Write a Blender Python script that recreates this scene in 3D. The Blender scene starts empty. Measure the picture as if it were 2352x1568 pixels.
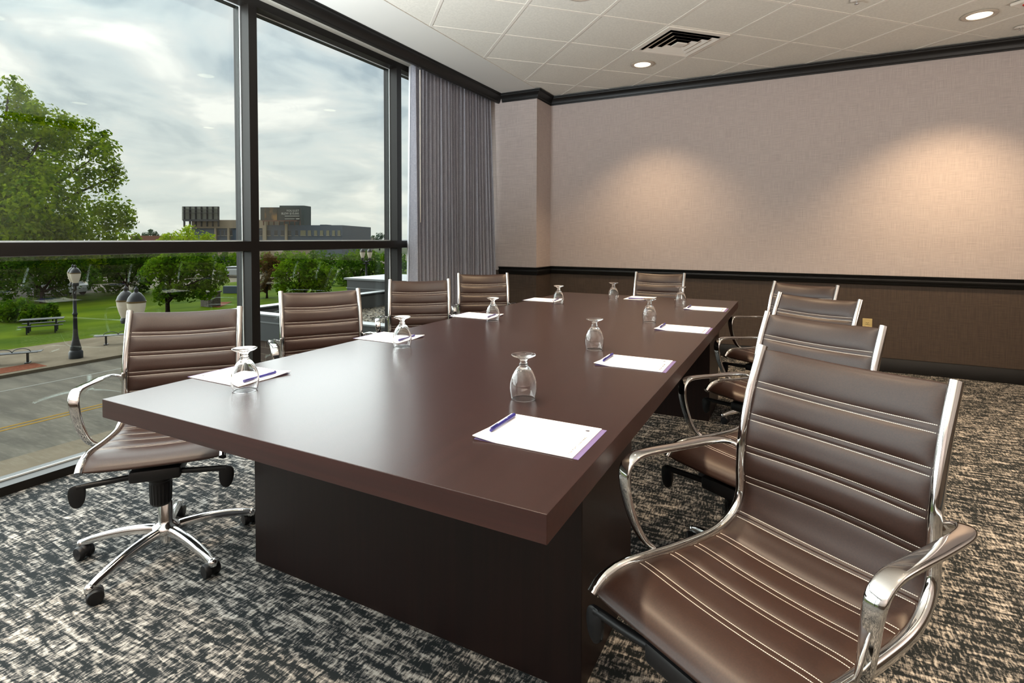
import bpy, bmesh, math, random
from mathutils import Vector, Matrix
PI = math.pi
rnd = random.Random(7)
S = bpy.context.scene
COL = S.collection

# ------------------------------------------------------------------ camera
YAW, PIT, ROL = -0.4777, -0.031604, -0.0028906
FPX, CX, CY, EYE = 1239.6, 1181.0, 585.9, 1.25
f_ = Vector((math.sin(YAW)*math.cos(PIT), math.cos(YAW)*math.cos(PIT), math.sin(PIT)))
r_ = Vector((math.cos(YAW), -math.sin(YAW), 0)); d_ = f_.cross(r_)
RGT = math.cos(ROL)*r_ + math.sin(ROL)*d_
DWN = -math.sin(ROL)*r_ + math.cos(ROL)*d_
cam = bpy.data.cameras.new('camera'); co = bpy.data.objects.new('camera', cam); COL.objects.link(co)
M = Matrix((( RGT.x, -DWN.x, -f_.x, 0), (RGT.y, -DWN.y, -f_.y, 0), (RGT.z, -DWN.z, -f_.z, EYE), (0, 0, 0, 1)))
co.matrix_world = M
cam.sensor_fit = 'HORIZONTAL'; cam.sensor_width = 36.0
cam.lens = 36.0*FPX/2352.0
cam.shift_x = (1176.0-CX)/2352.0; cam.shift_y = -(784.0-CY)/2352.0
cam.clip_start = 0.05; cam.clip_end = 2000
S.camera = co

def ray(x, y):
    return f_ + RGT*((x-CX)/FPX) + DWN*((y-CY)/FPX)
def on_z(x, y, z):
    d = ray(x, y); return d*((z-EYE)/d.z) + Vector((0, 0, EYE))
def at_depth(x, y, dep):
    return ray(x, y)*dep + Vector((0, 0, EYE))

# ------------------------------------------------------------------ world / sun / exposure
W = bpy.data.worlds.new('sky'); S.world = W; W.use_nodes = True
nt = W.node_tree; nt.nodes.clear()
N = nt.nodes.new; Lk = nt.links.new
tc = N('ShaderNodeTexCoord')
sep = N('ShaderNodeSeparateXYZ'); Lk(tc.outputs['Generated'], sep.inputs[0])
zc = N('ShaderNodeMath'); zc.operation = 'MAXIMUM'; zc.inputs[1].default_value = 0.0; Lk(sep.outputs[2], zc.inputs[0])
zd = N('ShaderNodeMath'); zd.operation = 'ADD'; zd.inputs[1].default_value = 0.22; Lk(zc.outputs[0], zd.inputs[0])
cmb = N('ShaderNodeCombineXYZ')
for i in (0, 1):
    dv = N('ShaderNodeMath'); dv.operation = 'DIVIDE'; Lk(sep.outputs[i], dv.inputs[0]); Lk(zd.outputs[0], dv.inputs[1]); Lk(dv.outputs[0], cmb.inputs[i])
n1 = N('ShaderNodeTexNoise'); n1.inputs['Scale'].default_value = 2.4; n1.inputs['Detail'].default_value = 7; n1.inputs['Roughness'].default_value = 0.5; n1.inputs['Distortion'].default_value = 0.5
Lk(cmb.outputs[0], n1.inputs['Vector'])
r1 = N('ShaderNodeValToRGB')
e = r1.color_ramp.elements
e[0].position = 0.36; e[0].color = (0.38, 0.46, 0.51, 1)
e[1].position = 0.64; e[1].color = (0.92, 0.92, 0.87, 1)
m_ = e.new(0.47); m_.color = (0.58, 0.645, 0.66, 1)
m_ = e.new(0.55); m_.color = (0.68, 0.71, 0.70, 1)
Lk(n1.outputs[0], r1.inputs[0])
# paler, warmer towards the horizon
r2 = N('ShaderNodeValToRGB'); r2.color_ramp.elements[0].position = 0.0; r2.color_ramp.elements[0].color = (0.75, 0.75, 0.75, 1)
r2.color_ramp.elements[1].position = 0.3; r2.color_ramp.elements[1].color = (0, 0, 0, 1)
Lk(zc.outputs[0], r2.inputs[0])
mx = N('ShaderNodeMix'); mx.data_type = 'RGBA'; mx.inputs[7].default_value = (0.66, 0.68, 0.60, 1)
Lk(r2.outputs[0], mx.inputs[0]); Lk(r1.outputs[0], mx.inputs[6])
bg = N('ShaderNodeBackground'); bg.inputs[1].default_value = 1.14; Lk(mx.outputs[2], bg.inputs[0])
wo = N('ShaderNodeOutputWorld'); Lk(bg.outputs[0], wo.inputs[0])

sun = bpy.data.lights.new('sun', 'SUN'); sun.energy = 10.0; sun.angle = math.radians(100); sun.color = (0.93, 1.0, 1.0)
so = bpy.data.objects.new('sun', sun); COL.objects.link(so)
so.rotation_euler = Vector((-0.85, -0.02, 0.52)).to_track_quat('Z', 'Y').to_euler()

# soft lights added out of view, without fixtures, facing up to brighten the ceiling
for loc_, pw, cl in (((2.45, 2.3, 1.2), 70, (1.0, 0.92, 0.82)), ((-2.95, 0.30, 1.2), 400, (0.89, 0.97, 1.0)), ((0.3, -1.5, 1.2), 110, (1.0, 0.96, 0.90))):
    al_ = bpy.data.lights.new('added_uplight', 'AREA'); al_.shape = 'DISK'; al_.size = 0.7; al_.energy = pw; al_.color = cl
    ao = bpy.data.objects.new('added_uplight', al_); COL.objects.link(ao); ao.location = loc_; ao.rotation_euler = (PI, 0, 0)

S.view_settings.view_transform = 'Standard'; S.view_settings.look = 'None'
S.view_settings.gamma = 1; S.view_settings.use_curve_mapping = False
S.view_settings.exposure = 0.10
try:
    S.cycles.max_bounces = 10; S.cycles.diffuse_bounces = 5; S.cycles.glossy_bounces = 5
    S.cycles.transmission_bounces = 8; S.cycles.transparent_max_bounces = 16
    S.cycles.caustics_reflective = False; S.cycles.caustics_refractive = True
    S.cycles.sample_clamp_indirect = 6
except Exception: pass
LAMP_W = 130.0      # watts of each ceiling downlight

# ------------------------------------------------------------------ materials
def srgb(r, g, b):
    def c(v):
        v /= 255.0
        return v/12.92 if v <= 0.04045 else ((v+0.055)/1.055)**2.4
    return (c(r), c(g), c(b), 1)
def mat(name, col, rough=0.5, metal=0.0, **kw):
    m = bpy.data.materials.new(name); m.use_nodes = True
    b = m.node_tree.nodes['Principled BSDF']
    b.inputs['Base Color'].default_value = col; b.inputs['Roughness'].default_value = rough; b.inputs['Metallic'].default_value = metal
    for k, v in kw.items(): b.inputs[k.replace('_', ' ')].default_value = v
    return m
def vary(m, c1, c2, scale=(1, 1, 1), nscale=5, detail=4, bump=0.0, lo=0.35, hi=0.65, coord='Object', rough=None, dist=0.0, bdist=0.01):
    """noise between two own colours of the thing, plus bump"""
    t = m.node_tree; b = t.nodes['Principled BSDF']
    tcn = t.nodes.new('ShaderNodeTexCoord'); mp = t.nodes.new('ShaderNodeMapping'); mp.inputs['Scale'].default_value = scale
    n = t.nodes.new('ShaderNodeTexNoise'); n.inputs['Scale'].default_value = nscale; n.inputs['Detail'].default_value = detail; n.inputs['Distortion'].default_value = dist
    rp = t.nodes.new('ShaderNodeValToRGB'); rp.color_ramp.elements[0].position = lo; rp.color_ramp.elements[1].position = hi
    rp.color_ramp.elements[0].color = c1; rp.color_ramp.elements[1].color = c2
    t.links.new(tcn.outputs[coord], mp.inputs[0]); t.links.new(mp.outputs[0], n.inputs['Vector']); t.links.new(n.outputs[0], rp.inputs[0]); t.links.new(rp.outputs[0], b.inputs['Base Color'])
    if bump:
        bp = t.nodes.new('ShaderNodeBump'); bp.inputs['Strength'].default_value = bump; bp.inputs['Distance'].default_value = bdist
        t.links.new(n.outputs[0], bp.inputs['Height']); t.links.new(bp.outputs[0], b.inputs['Normal'])
    return m

chrome = mat('chrome', (0.66, 0.65, 0.64, 1), 0.07, 1.0)
alu = mat('polished aluminium', (0.78, 0.78, 0.78, 1), 0.13, 1.0)
leather = vary(mat('brown leather', srgb(44, 28, 23), 0.41, Specular_IOR_Level=0.38), srgb(42, 27, 22), srgb(50, 32, 26), nscale=260, detail=2, bump=0.10, bdist=0.0006)
thread = mat('pale thread', srgb(232, 226, 218), 0.7)
blackpl = mat('black plastic', (0.006, 0.006, 0.007, 1), 0.45, Specular_IOR_Level=0.3)
blackwood = mat('black painted wood', (0.006, 0.0055, 0.005, 1), 0.42, Specular_IOR_Level=0.35)
bronze = mat('dark bronze aluminium', (0.007, 0.0055, 0.0045, 1), 0.45, 0.0, Specular_IOR_Level=0.25)
rub = mat('silver gasket', (0.55, 0.58, 0.58, 1), 0.4)
white = mat('white paint', srgb(214, 212, 206), 0.8)
white_metal = mat('white enamel', srgb(226, 220, 210), 0.35)
dark_in = mat('dark duct', (0.05, 0.05, 0.05, 1), 0.8)
paper = mat('white paper', (0.90, 0.90, 0.92, 1), 0.6)
purple = mat('purple band', srgb(104, 90, 134), 0.6)
ink = mat('grey ink', srgb(60, 56, 66), 0.6)
penblue = mat('blue pen plastic', srgb(36, 34, 112), 0.3)
penprint = mat('white print', (0.8, 0.8, 0.85, 1), 0.5)
beige_pl = mat('almond plastic', srgb(198, 176, 120), 0.4)
red_led = mat('red plastic', srgb(190, 40, 30), 0.4)

def wood_mat(name, c1, c2, rough, axis):
    m = mat(name, c1, rough)
    sc = {'x': (1.5, 60, 60), 'y': (60, 1.5, 60), 'z': (60, 60, 1.5)}[axis]
    return vary(m, c1, c2, scale=sc, nscale=1.0, detail=5, bump=0.0, lo=0.3, hi=0.7)
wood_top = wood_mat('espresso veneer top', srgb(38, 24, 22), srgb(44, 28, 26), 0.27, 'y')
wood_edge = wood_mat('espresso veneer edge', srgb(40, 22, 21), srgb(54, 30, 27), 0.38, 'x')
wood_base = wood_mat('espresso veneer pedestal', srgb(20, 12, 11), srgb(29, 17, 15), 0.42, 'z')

wood_base.node_tree.nodes['Principled BSDF'].inputs['Specular IOR Level'].default_value = 0.3
wood_top.node_tree.nodes['Principled BSDF'].inputs['Specular IOR Level'].default_value = 0.25
def carpet_mat():
    m = mat('patterned carpet', (0.3, 0.3, 0.3, 1), 0.95); t = m.node_tree; b = t.nodes['Principled BSDF']
    b.inputs['Specular IOR Level'].default_value = 0.1
    tcn = t.nodes.new('ShaderNodeTexCoord')
    def noise(sc, s=1.0, det=3, dist=0.0, off=0):
        mp = t.nodes.new('ShaderNodeMapping'); mp.inputs['Scale'].default_value = sc; mp.inputs['Location'].default_value = (off, off*1.7, 0)
        n = t.nodes.new('ShaderNodeTexNoise'); n.inputs['Scale'].default_value = s; n.inputs['Detail'].default_value = det; n.inputs['Distortion'].default_value = dist
        n.inputs['Roughness'].default_value = 0.6
        t.links.new(tcn.outputs['Object'], mp.inputs[0]); t.links.new(mp.outputs[0], n.inputs['Vector']); return n.outputs[0]
    def mth(op, a, bb):
        n = t.nodes.new('ShaderNodeMath'); n.operation = op
        for i, v in enumerate((a, bb)):
            if isinstance(v, (int, float)): n.inputs[i].default_value = v
            else: t.links.new(v, n.inputs[i])
        return n.outputs[0]
    yfib = noise((125, 34, 1), 1, 4, 0.5, 3)      # ragged threads along y
    xband = noise((10, 50, 1), 1, 4, 0.5, 9)     # longer bands along x
    yband = noise((36, 7, 1), 1, 3, 0.4, 17)
    blob = noise((2.2, 2.2, 1), 1, 2, 0.0, 30)
    v = mth('ADD', mth('MULTIPLY', yfib, 0.38), mth('MULTIPLY', xband, 0.40))
    v = mth('ADD', v, mth('MULTIPLY', yband, 0.14)); v = mth('ADD', v, mth('MULTIPLY', blob, 0.08))
    rp = t.nodes.new('ShaderNodeValToRGB'); el = rp.color_ramp.elements; rp.color_ramp.interpolation = 'CONSTANT'
    el[0].position = 0.0; el[0].color = srgb(34, 38, 40)
    el[1].position = 0.572; el[1].color = srgb(178, 174, 169)
    for p, c in ((0.488, srgb(66, 67, 68)), (0.502, srgb(92, 91, 90)), (0.522, srgb(120, 117, 113)), (0.545, srgb(152, 148, 142))):
        q = el.new(p); q.color = c
    t.links.new(v, rp.inputs[0]); t.links.new(rp.outputs[0], b.inputs['Base Color'])
    fine = noise((700, 700, 1), 1, 1, 0, 1)
    bp = t.nodes.new('ShaderNodeBump'); bp.inputs['Strength'].default_value = 0.6; bp.inputs['Distance'].default_value = 0.003
    t.links.new(mth('ADD', mth('MULTIPLY', fine, 0.5), v), bp.inputs['Height']); t.links.new(bp.outputs[0], b.inputs['Normal'])
    return m
carpet = carpet_mat()

def cloth_mat(name, c1, c2, s1, s2, bump):
    m = mat(name, c1, 0.85); t = m.node_tree; b = t.nodes['Principled BSDF']
    tcn = t.nodes.new('ShaderNodeTexCoord'); outs = []
    for sc in (s1, s2):
        mp = t.nodes.new('ShaderNodeMapping'); mp.inputs['Scale'].default_value = sc
        n = t.nodes.new('ShaderNodeTexNoise'); n.inputs['Scale'].default_value = 1; n.inputs['Detail'].default_value = 3
        t.links.new(tcn.outputs['Object'], mp.inputs[0]); t.links.new(mp.outputs[0], n.inputs['Vector']); outs.append(n.outputs[0])
    a = t.nodes.new('ShaderNodeMath'); a.operation = 'ADD'; t.links.new(outs[0], a.inputs[0]); t.links.new(outs[1], a.inputs[1])
    rp = t.nodes.new('ShaderNodeValToRGB'); rp.color_ramp.elements[0].position = 0.8; rp.color_ramp.elements[1].position = 1.2
    rp.color_ramp.elements[0].position = 0.42; rp.color_ramp.elements[1].position = 0.58
    h = t.nodes.new('ShaderNodeMath'); h.operation = 'MULTIPLY'; h.inputs[1].default_value = 0.5; t.links.new(a.outputs[0], h.inputs[0])
    rp.color_ramp.elements[0].color = c1; rp.color_ramp.elements[1].color = c2
    t.links.new(h.outputs[0], rp.inputs[0]); t.links.new(rp.outputs[0], b.inputs['Base Color'])
    bp = t.nodes.new('ShaderNodeBump'); bp.inputs['Strength'].default_value = bump; bp.inputs['Distance'].default_value = 0.002
    t.links.new(h.outputs[0], bp.inputs['Height']); t.links.new(bp.outputs[0], b.inputs['Normal'])
    return m
paper_up = cloth_mat('taupe grasscloth', srgb(178, 166, 162), srgb(196, 184, 179), (9, 9, 300), (300, 300, 7), 0.3)
paper_lo = cloth_mat('brown grasscloth', srgb(66, 54, 45), srgb(78, 64, 53), (9, 9, 260), (150, 150, 6), 0.35)
curtain_m = cloth_mat('grey woven curtain', srgb(136, 138, 148), srgb(162, 162, 172), (60, 60, 500), (500, 500, 14), 0.3)
lining_m = mat('white lining', (0.8, 0.8, 0.85, 1), 0.8)
tile_m = vary(mat('white ceiling tile', srgb(222, 218, 208), 0.9), srgb(214, 210, 200), srgb(224, 220, 210), nscale=60, detail=4, bump=0.06, bdist=0.002)

def glass_pane_mat():
    m = bpy.data.materials.new('window glass'); m.use_nodes = True; t = m.node_tree; t.nodes.clear()
    o = t.nodes.new('ShaderNodeOutputMaterial'); tr = t.nodes.new('ShaderNodeBsdfTransparent'); gl = t.nodes.new('ShaderNodeBsdfGlossy')
    tr.inputs[0].default_value = (0.975, 0.99, 0.985, 1); gl.inputs['Roughness'].default_value = 0.0; gl.inputs[0].default_value = (0.85, 1, 0.95, 1)
    lw = t.nodes.new('ShaderNodeLayerWeight'); lw.inputs[0].default_value = 0.5
    p = t.nodes.new('ShaderNodeMath'); p.operation = 'POWER'; p.inputs[1].default_value = 5; t.links.new(lw.outputs['Facing'], p.inputs[0])
    a = t.nodes.new('ShaderNodeMath'); a.operation = 'MULTIPLY_ADD'; a.inputs[1].default_value = 0.95; a.inputs[2].default_value = 0.035; t.links.new(p.outputs[0], a.inputs[0])
    mxs = t.nodes.new('ShaderNodeMixShader'); t.links.new(a.outputs[0], mxs.inputs[0]); t.links.new(tr.outputs[0], mxs.inputs[1]); t.links.new(gl.outputs[0], mxs.inputs[2])
    t.links.new(mxs.outputs[0], o.inputs[0]); return m
pane_m = glass_pane_mat()
goblet_m = mat('clear glass', (1, 1, 1, 1), 0.0, 0.0, Transmission_Weight=1.0, IOR=1.47)
def emit(name, col, s):
    m = bpy.data.materials.new(name); m.use_nodes = True; b = m.node_tree.nodes['Principled BSDF']
    b.inputs['Base Color'].default_value = (0, 0, 0, 1); b.inputs['Emission Color'].default_value = col; b.inputs['Emission Strength'].default_value = s; return m
lens_m = emit('lit lens', (1.0, 0.83, 0.60, 1), 3.0)

# ------------------------------------------------------------------ mesh helpers
class MB:
    def __init__(s): s.v = []; s.f = []; s.mi = []; s.cur = 0
    def add(s, vs, fs):
        o = len(s.v); s.v += [tuple(p) for p in vs]; s.f += [tuple(i+o for i in q) for q in fs]; s.mi += [s.cur]*len(fs); return s
    def box(s, x0, x1, y0, y1, z0, z1):
        return s.add([(x0,y0,z0),(x1,y0,z0),(x1,y1,z0),(x0,y1,z0),(x0,y0,z1),(x1,y0,z1),(x1,y1,z1),(x0,y1,z1)],
                     [(0,3,2,1),(4,5,6,7),(0,1,5,4),(1,2,6,5),(2,3,7,6),(3,0,4,7)])
    def rbox(s, c, size, mtx=None, bev=0.0):
        x, y, z = [k/2 for k in size]; b = bev
        bm = bmesh.new(); bmesh.ops.create_cube(bm, size=1)
        for v in bm.verts: v.co = Vector((v.co.x*2*x, v.co.y*2*y, v.co.z*2*z))
        if b: bmesh.ops.bevel(bm, geom=list(bm.edges), offset=b, segments=2, affect='EDGES', profile=0.5)
        bm.verts.ensure_lookup_table()
        vs = [(mtx @ v.co if mtx else v.co) + Vector(c) for v in bm.verts]
        fs = [[v.index for v in f.verts] for f in bm.faces]; bm.free(); return s.add(vs, fs)
    def lathe(s, prof, c=(0, 0, 0), n=24, closed=False, mtx=None):
        vs = []; fs = []
        for (r, z) in prof:
            for k in range(n):
                a = 2*PI*k/n; p = Vector((r*math.cos(a), r*math.sin(a), z))
                if mtx: p = mtx @ p
                vs.append(p+Vector(c))
        m = len(prof)
        for i in range(m if closed else m-1):
            for k in range(n):
                j = (i+1) % m; fs.append((i*n+k, i*n+(k+1) % n, j*n+(k+1) % n, j*n+k))
        if not closed:
            if prof[0][0] > 1e-6: fs.append(tuple(range(n))[::-1])
            if prof[-1][0] > 1e-6: fs.append(tuple((m-1)*n+k for k in range(n)))
        return s.add(vs, fs)
    def sweep(s, pts, sect, up=(0, 0, 1), ups=None, cap=True, scales=None):
        """sect: list of (a,b) in the (side, up) frame of the path"""
        pts = [Vector(p) for p in pts]; n = len(sect); vs = []; fs = []
        for i, p in enumerate(pts):
            t = (pts[min(i+1, len(pts)-1)]-pts[max(i-1, 0)]).normalized()
            u = Vector(ups[i]) if ups else Vector(up)
            sd = t.cross(u).normalized(); u2 = sd.cross(t).normalized()
            k = scales[i] if scales else (1, 1)
            for a, b in sect: vs.append(p+sd*a*k[0]+u2*b*k[1])
        for i in range(len(pts)-1):
            for k in range(n): fs.append((i*n+k, i*n+(k+1) % n, (i+1)*n+(k+1) % n, (i+1)*n+k))
        if cap: fs.append(tuple(range(n))[::-1]); fs.append(tuple((len(pts)-1)*n+k for k in range(n)))
        return s.add(vs, fs)
    def tube(s, pts, r, n=12, up=(0, 0, 1), r2=None):
        sect = [(r*math.cos(2*PI*k/n), (r2 or r)*math.sin(2*PI*k/n)) for k in range(n)]
        return s.sweep(pts, sect, up)
    def build(s, name, m, parent=None, smooth=False, mats=None, autosmooth=None):
        me = bpy.data.meshes.new(name); me.from_pydata(s.v, [], s.f); me.update()
        bm = bmesh.new(); bm.from_mesh(me); bmesh.ops.recalc_face_normals(bm, faces=bm.faces); bm.to_mesh(me); bm.free()
        for q in (mats or [m]): me.materials.append(q)
        if mats: me.polygons.foreach_set('material_index', s.mi)
        if smooth:
            me.polygons.foreach_set('use_smooth', [True]*len(me.polygons))
            if autosmooth:
                try: me.set_sharp_from_angle(angle=math.radians(autosmooth))
                except Exception: pass
        o = bpy.data.objects.new(name, me); COL.objects.link(o)
        if parent: o.parent = parent
        return o
def tag(o, label=None, cat=None, group=None, kind=None):
    if label: o['label'] = label
    if cat: o['category'] = cat
    if group: o['group'] = group
    if kind: o['kind'] = kind
    return o
def empty(name, loc=(0, 0, 0), rz=0):
    o = bpy.data.objects.new(name, None); COL.objects.link(o); o.location = loc; o.rotation_euler = (0, 0, rz); o.empty_display_size = 0.1; return o
def kids(o): return list(o.children)
def copy_tree(o, parent=None):
    c = o.copy(); COL.objects.link(c)
    if parent: c.parent = parent
    for ch in kids(o): copy_tree(ch, c)
    return c
def spline(pts, n=8):
    """Catmull-Rom through points"""
    P = [Vector(p) for p in pts]; out = []
    for i in range(len(P)-1):
        a = P[i-1] if i else P[0]*2-P[1]; b, c = P[i], P[i+1]; d = P[i+2] if i+2 < len(P) else c*2-b
        for k in range(n):
            t = k/n; out.append(0.5*((2*b)+(c-a)*t+(2*a-5*b+4*c-d)*t*t+(3*b-a-3*c+d)*t**3))
    out.append(P[-1]); return out

# ------------------------------------------------------------------ room shell
CEIL = 2.965; XW = -3.36; XG = -3.46; YF = 6.12; XR = 2.75; YB = -3.0; XC = -2.67; YC = 5.72
st = dict(kind='structure')
o = MB().box(XG-0.05, XR, YB, YF, -0.12, 0).build('floor', carpet); tag(o, 'patterned grey, black and tan carpet floor', **st)
ceil = MB().box(-2.66, XR, YB, YF, CEIL+0.006, CEIL+0.1).build('ceiling', tile_m); tag(ceil, 'white drop ceiling of square tiles laid diagonally', **st)
# grid bars of the ceiling (45 degree lattice, 0.61 m pitch)
g = MB(); gx0, gy0, hs = -1.785, 4.49, 0.431
def clip_line(px, py, dx, dy, x0, x1, y0, y1):
    t0, t1 = -20, 20
    for p, d, a, b in ((px, dx, x0, x1), (py, dy, y0, y1)):
        ta, tb = (a-p)/d, (b-p)/d
        if ta > tb: ta, tb = tb, ta
        t0 = max(t0, ta); t1 = min(t1, tb)
    return (t0, t1) if t1 > t0+0.02 else None
for sgn in (1, -1):
    for k in range(-14, 16):
        px, py = gx0+2*hs*k, gy0; dx, dy = 0.7071, 0.7071*sgn
        c = clip_line(px, py, dx, dy, -2.652, XR, YB, YF)
        if not c: continue
        a = Vector((px+dx*c[0], py+dy*c[0], CEIL)); b = Vector((px+dx*c[1], py+dy*c[1], CEIL))
        zz = 0.0 if sgn == 1 else 0.0008
        g.sweep([a, b], [(-0.012, 0.007), (0.012, 0.007), (0.012, 0.003-zz), (-0.012, 0.003-zz)])
g.build('tile_grid', white_metal, ceil)
o = MB().box(XG-0.05, -2.66, YB, YF, CEIL-0.0015, CEIL+0.1).build('ceiling', white); tag(o, 'smooth white plaster ceiling band along the windows', **st)

def wall(name, x0, x1, y0, y1, label):
    w = MB().box(x0, x1, y0, y1, 0.865, CEIL).build(name, paper_up); tag(w, label, **st)
    MB().box(x0, x1, y0, y1, 0, 0.865).build('wainscot', paper_lo, w)
    return w
wall('wall_far', XC, XR+0.1, YF, YF+0.15, 'far wall, taupe wallcovering above a dark chair rail and brown below')
wall('wall_corner', XG-0.02, XC, YC, YF+0.15, 'boxed-out wall corner beside the curtain, taupe above and brown below')
wall('wall_right', XR, XR+0.15, YB, YF, 'right wall, taupe wallcovering above brown')
wall('wall_back', XG-0.02, XR, YB-0.15, YB, 'back wall behind the camera, taupe above brown')

def mould(name, path, prof, label, m=blackwood):
    """path: xy corners (room on the right-hand side going along); prof: (out, z) points"""
    n = len(path); vs = []; fs = []; k = len(prof)
    for i, (x, y) in enumerate(path):
        def nrm(a, b):
            t = Vector((b[0]-a[0], b[1]-a[1])).normalized(); return Vector((t.y, -t.x))
        if i == 0: nn = nrm(path[0], path[1]); s = 1
        elif i == n-1: nn = nrm(path[-2], path[-1]); s = 1
        else:
            a, b = nrm(path[i-1], path[i]), nrm(path[i], path[i+1]); nn = (a+b).normalized(); s = 1/max(0.2, nn.dot(a))
        for (o_, z) in prof: vs.append((x+nn.x*o_*s, y+nn.y*o_*s, z))
    for i in range(n-1):
        for j in range(k): fs.append((i*k+j, i*k+(j+1) % k, (i+1)*k+(j+1) % k, (i+1)*k+j))
    fs.append(tuple(range(k))); fs.append(tuple((n-1)*k+j for j in range(k)))
    o = MB().add(vs, fs).build(name, m, smooth=True, autosmooth=35); tag(o, label, **st); return o
crown = [(0, 2.868), (0.012, 2.868), (0.014, 2.88), (0.02, 2.884), (0.024, 2.90), (0.034, 2.918), (0.05, 2.934), (0.058, 2.938), (0.06, 2.95), (0.07, 2.953), (0.072, CEIL-0.002), (0, CEIL-0.002)]
rail = [(0, 0.818), (0.010, 0.818), (0.016, 0.826), (0.018, 0.84), (0.026, 0.848), (0.03, 0.862), (0.026, 0.876), (0.018, 0.882), (0.02, 0.892), (0.034, 0.898), (0.036, 0.908), (0, 0.908)]
base = [(0, 0), (0.016, 0), (0.016, 0.108), (0.010, 0.118), (0.008, 0.127), (0, 0.130)]
pth = [(-3.16, YC), (XC, YC), (XC, YF), (XR, YF), (XR, YB)]
mould('trim_1', [(-3.125, YC)]+pth[1:], crown, 'black crown moulding around the top of the wall')
mould('trim_2', pth, rail, 'black chair rail moulding halfway up the wall')
mould('baseboard_far', pth, base, 'black baseboard')
# valance board with crown moulding in front of the curtain pocket
val = [(0, 2.862), (0.022, 2.862), (0.024, 2.872), (0.03, 2.876), (0.034, 2.894), (0.044, 2.914), (0.06, 2.932), (0.068, 2.936), (0.07, 2.95), (0.08, 2.953), (0.082, CEIL-0.003), (0, CEIL-0.003)]
mould('trim_3', [(-3.185, YB), (-3.185, YC-0.003)], val, 'black crown moulding running along the top of the windows')

# ------------------------------------------------------------------ windows (curtain wall)
MY = [2.5325+1.565*k for k in range(-4, 3)]      # mullion centres
MY = [m for m in MY if m > YB-0.5 and m < YC]
bays = []
edges = [YB]+MY+[YC]
wi = 0
for i in range(len(edges)-1):
    a, b = edges[i], edges[i+1]
    if b-a < 0.1: continue
    wi += 1
    ya = a+(0.0325 if i else 0); yb = b-(0.0325 if i < len(edges)-2 else 0)
    w = empty('window_%d' % wi, (0, 0, 0)); tag(w, 'floor-to-ceiling window bay with dark bronze frame', **st)
    fr = MB()
    fr.box(XG-0.06, XW, ya, yb, 0, 0.045)
    fr.box(XG-0.06, XW, ya, yb, 2.857, 2.914)
    fr.box(XG-0.06, XW, ya, yb, 1.155, 1.222)
    if i < len(edges)-2: fr.box(XG-0.06, XW, yb, b+0.0325, 0.0, 2.914)
    fr.build('window_frame', bronze, w)
    gk = MB()
    for z0, z1 in ((0.045, 1.155), (1.222, 2.857)):
        x = XG+0.008
        gk.box(x, x+0.006, ya, yb, z0, z0+0.008); gk.box(x, x+0.006, ya, yb, z1-0.006, z1)
        gk.box(x, x+0.006, ya, ya+0.006, z0+0.008, z1-0.006); gk.box(x, x+0.006, yb-0.006, yb, z0+0.008, z1-0.006)
    gk.build('gasket', rub, w)
    for z0, z1 in ((0.045, 1.155), (1.222, 2.857)):
        MB().box(XG-0.006, XG+0.004, ya, yb, z0, z1).build('pane', pane_m, w)
o = MB().box(XG-0.10, XW-0.01, YB, YC, 2.9145, CEIL-0.002).build('wall_left', white); tag(o, 'white strip of wall above the window heads', **st)

# ------------------------------------------------------------------ curtain
def make_curtain():
    root = empty('curtain', (-3.26, 4.86, 0)); tag(root, 'grey pleated full-length curtain drawn to the window end beside the wall corner', 'curtain')
    y0, y1 = 4.165-4.86, 5.66-4.86; nu, nz = 480, 26; NP = 24
    r = random.Random(3); ph = [r.uniform(-0.5, 0.5) for _ in range(NP+2)]; am = [r.uniform(0.7, 1.25) for _ in range(NP+2)]
    def P(u, z):
        h = z/2.9; k = u*NP; i = int(k); fr = k-i
        p = ph[i]*(1-fr)+ph[i+1]*fr; a = am[i]*(1-fr)+am[i+1]*fr
        low = (1-h)
        amp = (0.026+0.024*low)*a
        w = math.sin(2*PI*(k+p*(0.15+0.55*low)))
        w = math.copysign(abs(w)**0.75, w)
        sh = 0.012*math.sin(u*17+z*0.9)*low+0.010*math.sin(u*41+1.3)*low
        flare = (u-0.5)*0.05*low
        return (amp*w+sh+0.09*low*max(0.0, (u-0.75)/0.25), y0+(y1-y0)*u+flare+0.010*math.cos(2*PI*(k+p))*0.6, z)
    zs = [0.015+(2.895-0.015)*j/nz for j in range(nz+1)]
    vs = [P(i/nu*0.9999, z) for z in zs for i in range(nu+1)]
    fs = [(j*(nu+1)+i, j*(nu+1)+i+1, (j+1)*(nu+1)+i+1, (j+1)*(nu+1)+i) for j in range(nz) for i in range(nu)]
    c = MB().add(vs, fs).build('fabric', curtain_m, root, smooth=True)
    md = c.modifiers.new('solid', 'SOLIDIFY'); md.thickness = 0.003
    # lining seen along the left edge
    vs = []; fs = []
    for j, z in enumerate(zs):
        x, y, _ = P(0, z); vs += [(x-0.004, y-0.004, z), (x-0.012, y+0.005, z), (x-0.05, y+0.03, z), (x-0.05, y+0.25, z)]
    fs = [(4*j+i, 4*j+i+1, 4*j+i+5, 4*j+i+4) for j in range(nz) for i in range(3)]
    l = MB().add(vs, fs).build('lining', lining_m, root, smooth=True); tag(l, 'white lining edge')
    md = l.modifiers.new('solid', 'SOLIDIFY'); md.thickness = 0.002
    for k in range(NP):
        yy = y0+(y1-y0)*(k+0.5)/NP
        MB().rbox((0.006, yy, 2.905), (0.008, 0.006, 0.03), bev=0.002).build('glide', white_metal, root)
    MB().tube([(0.05, y0+0.06, 2.86), (0.05, y0+0.06, 1.40)], 0.005, 10, up=(1, 0, 0)).build('wand', white_metal, root, smooth=True, autosmooth=40)
make_curtain()
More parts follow.
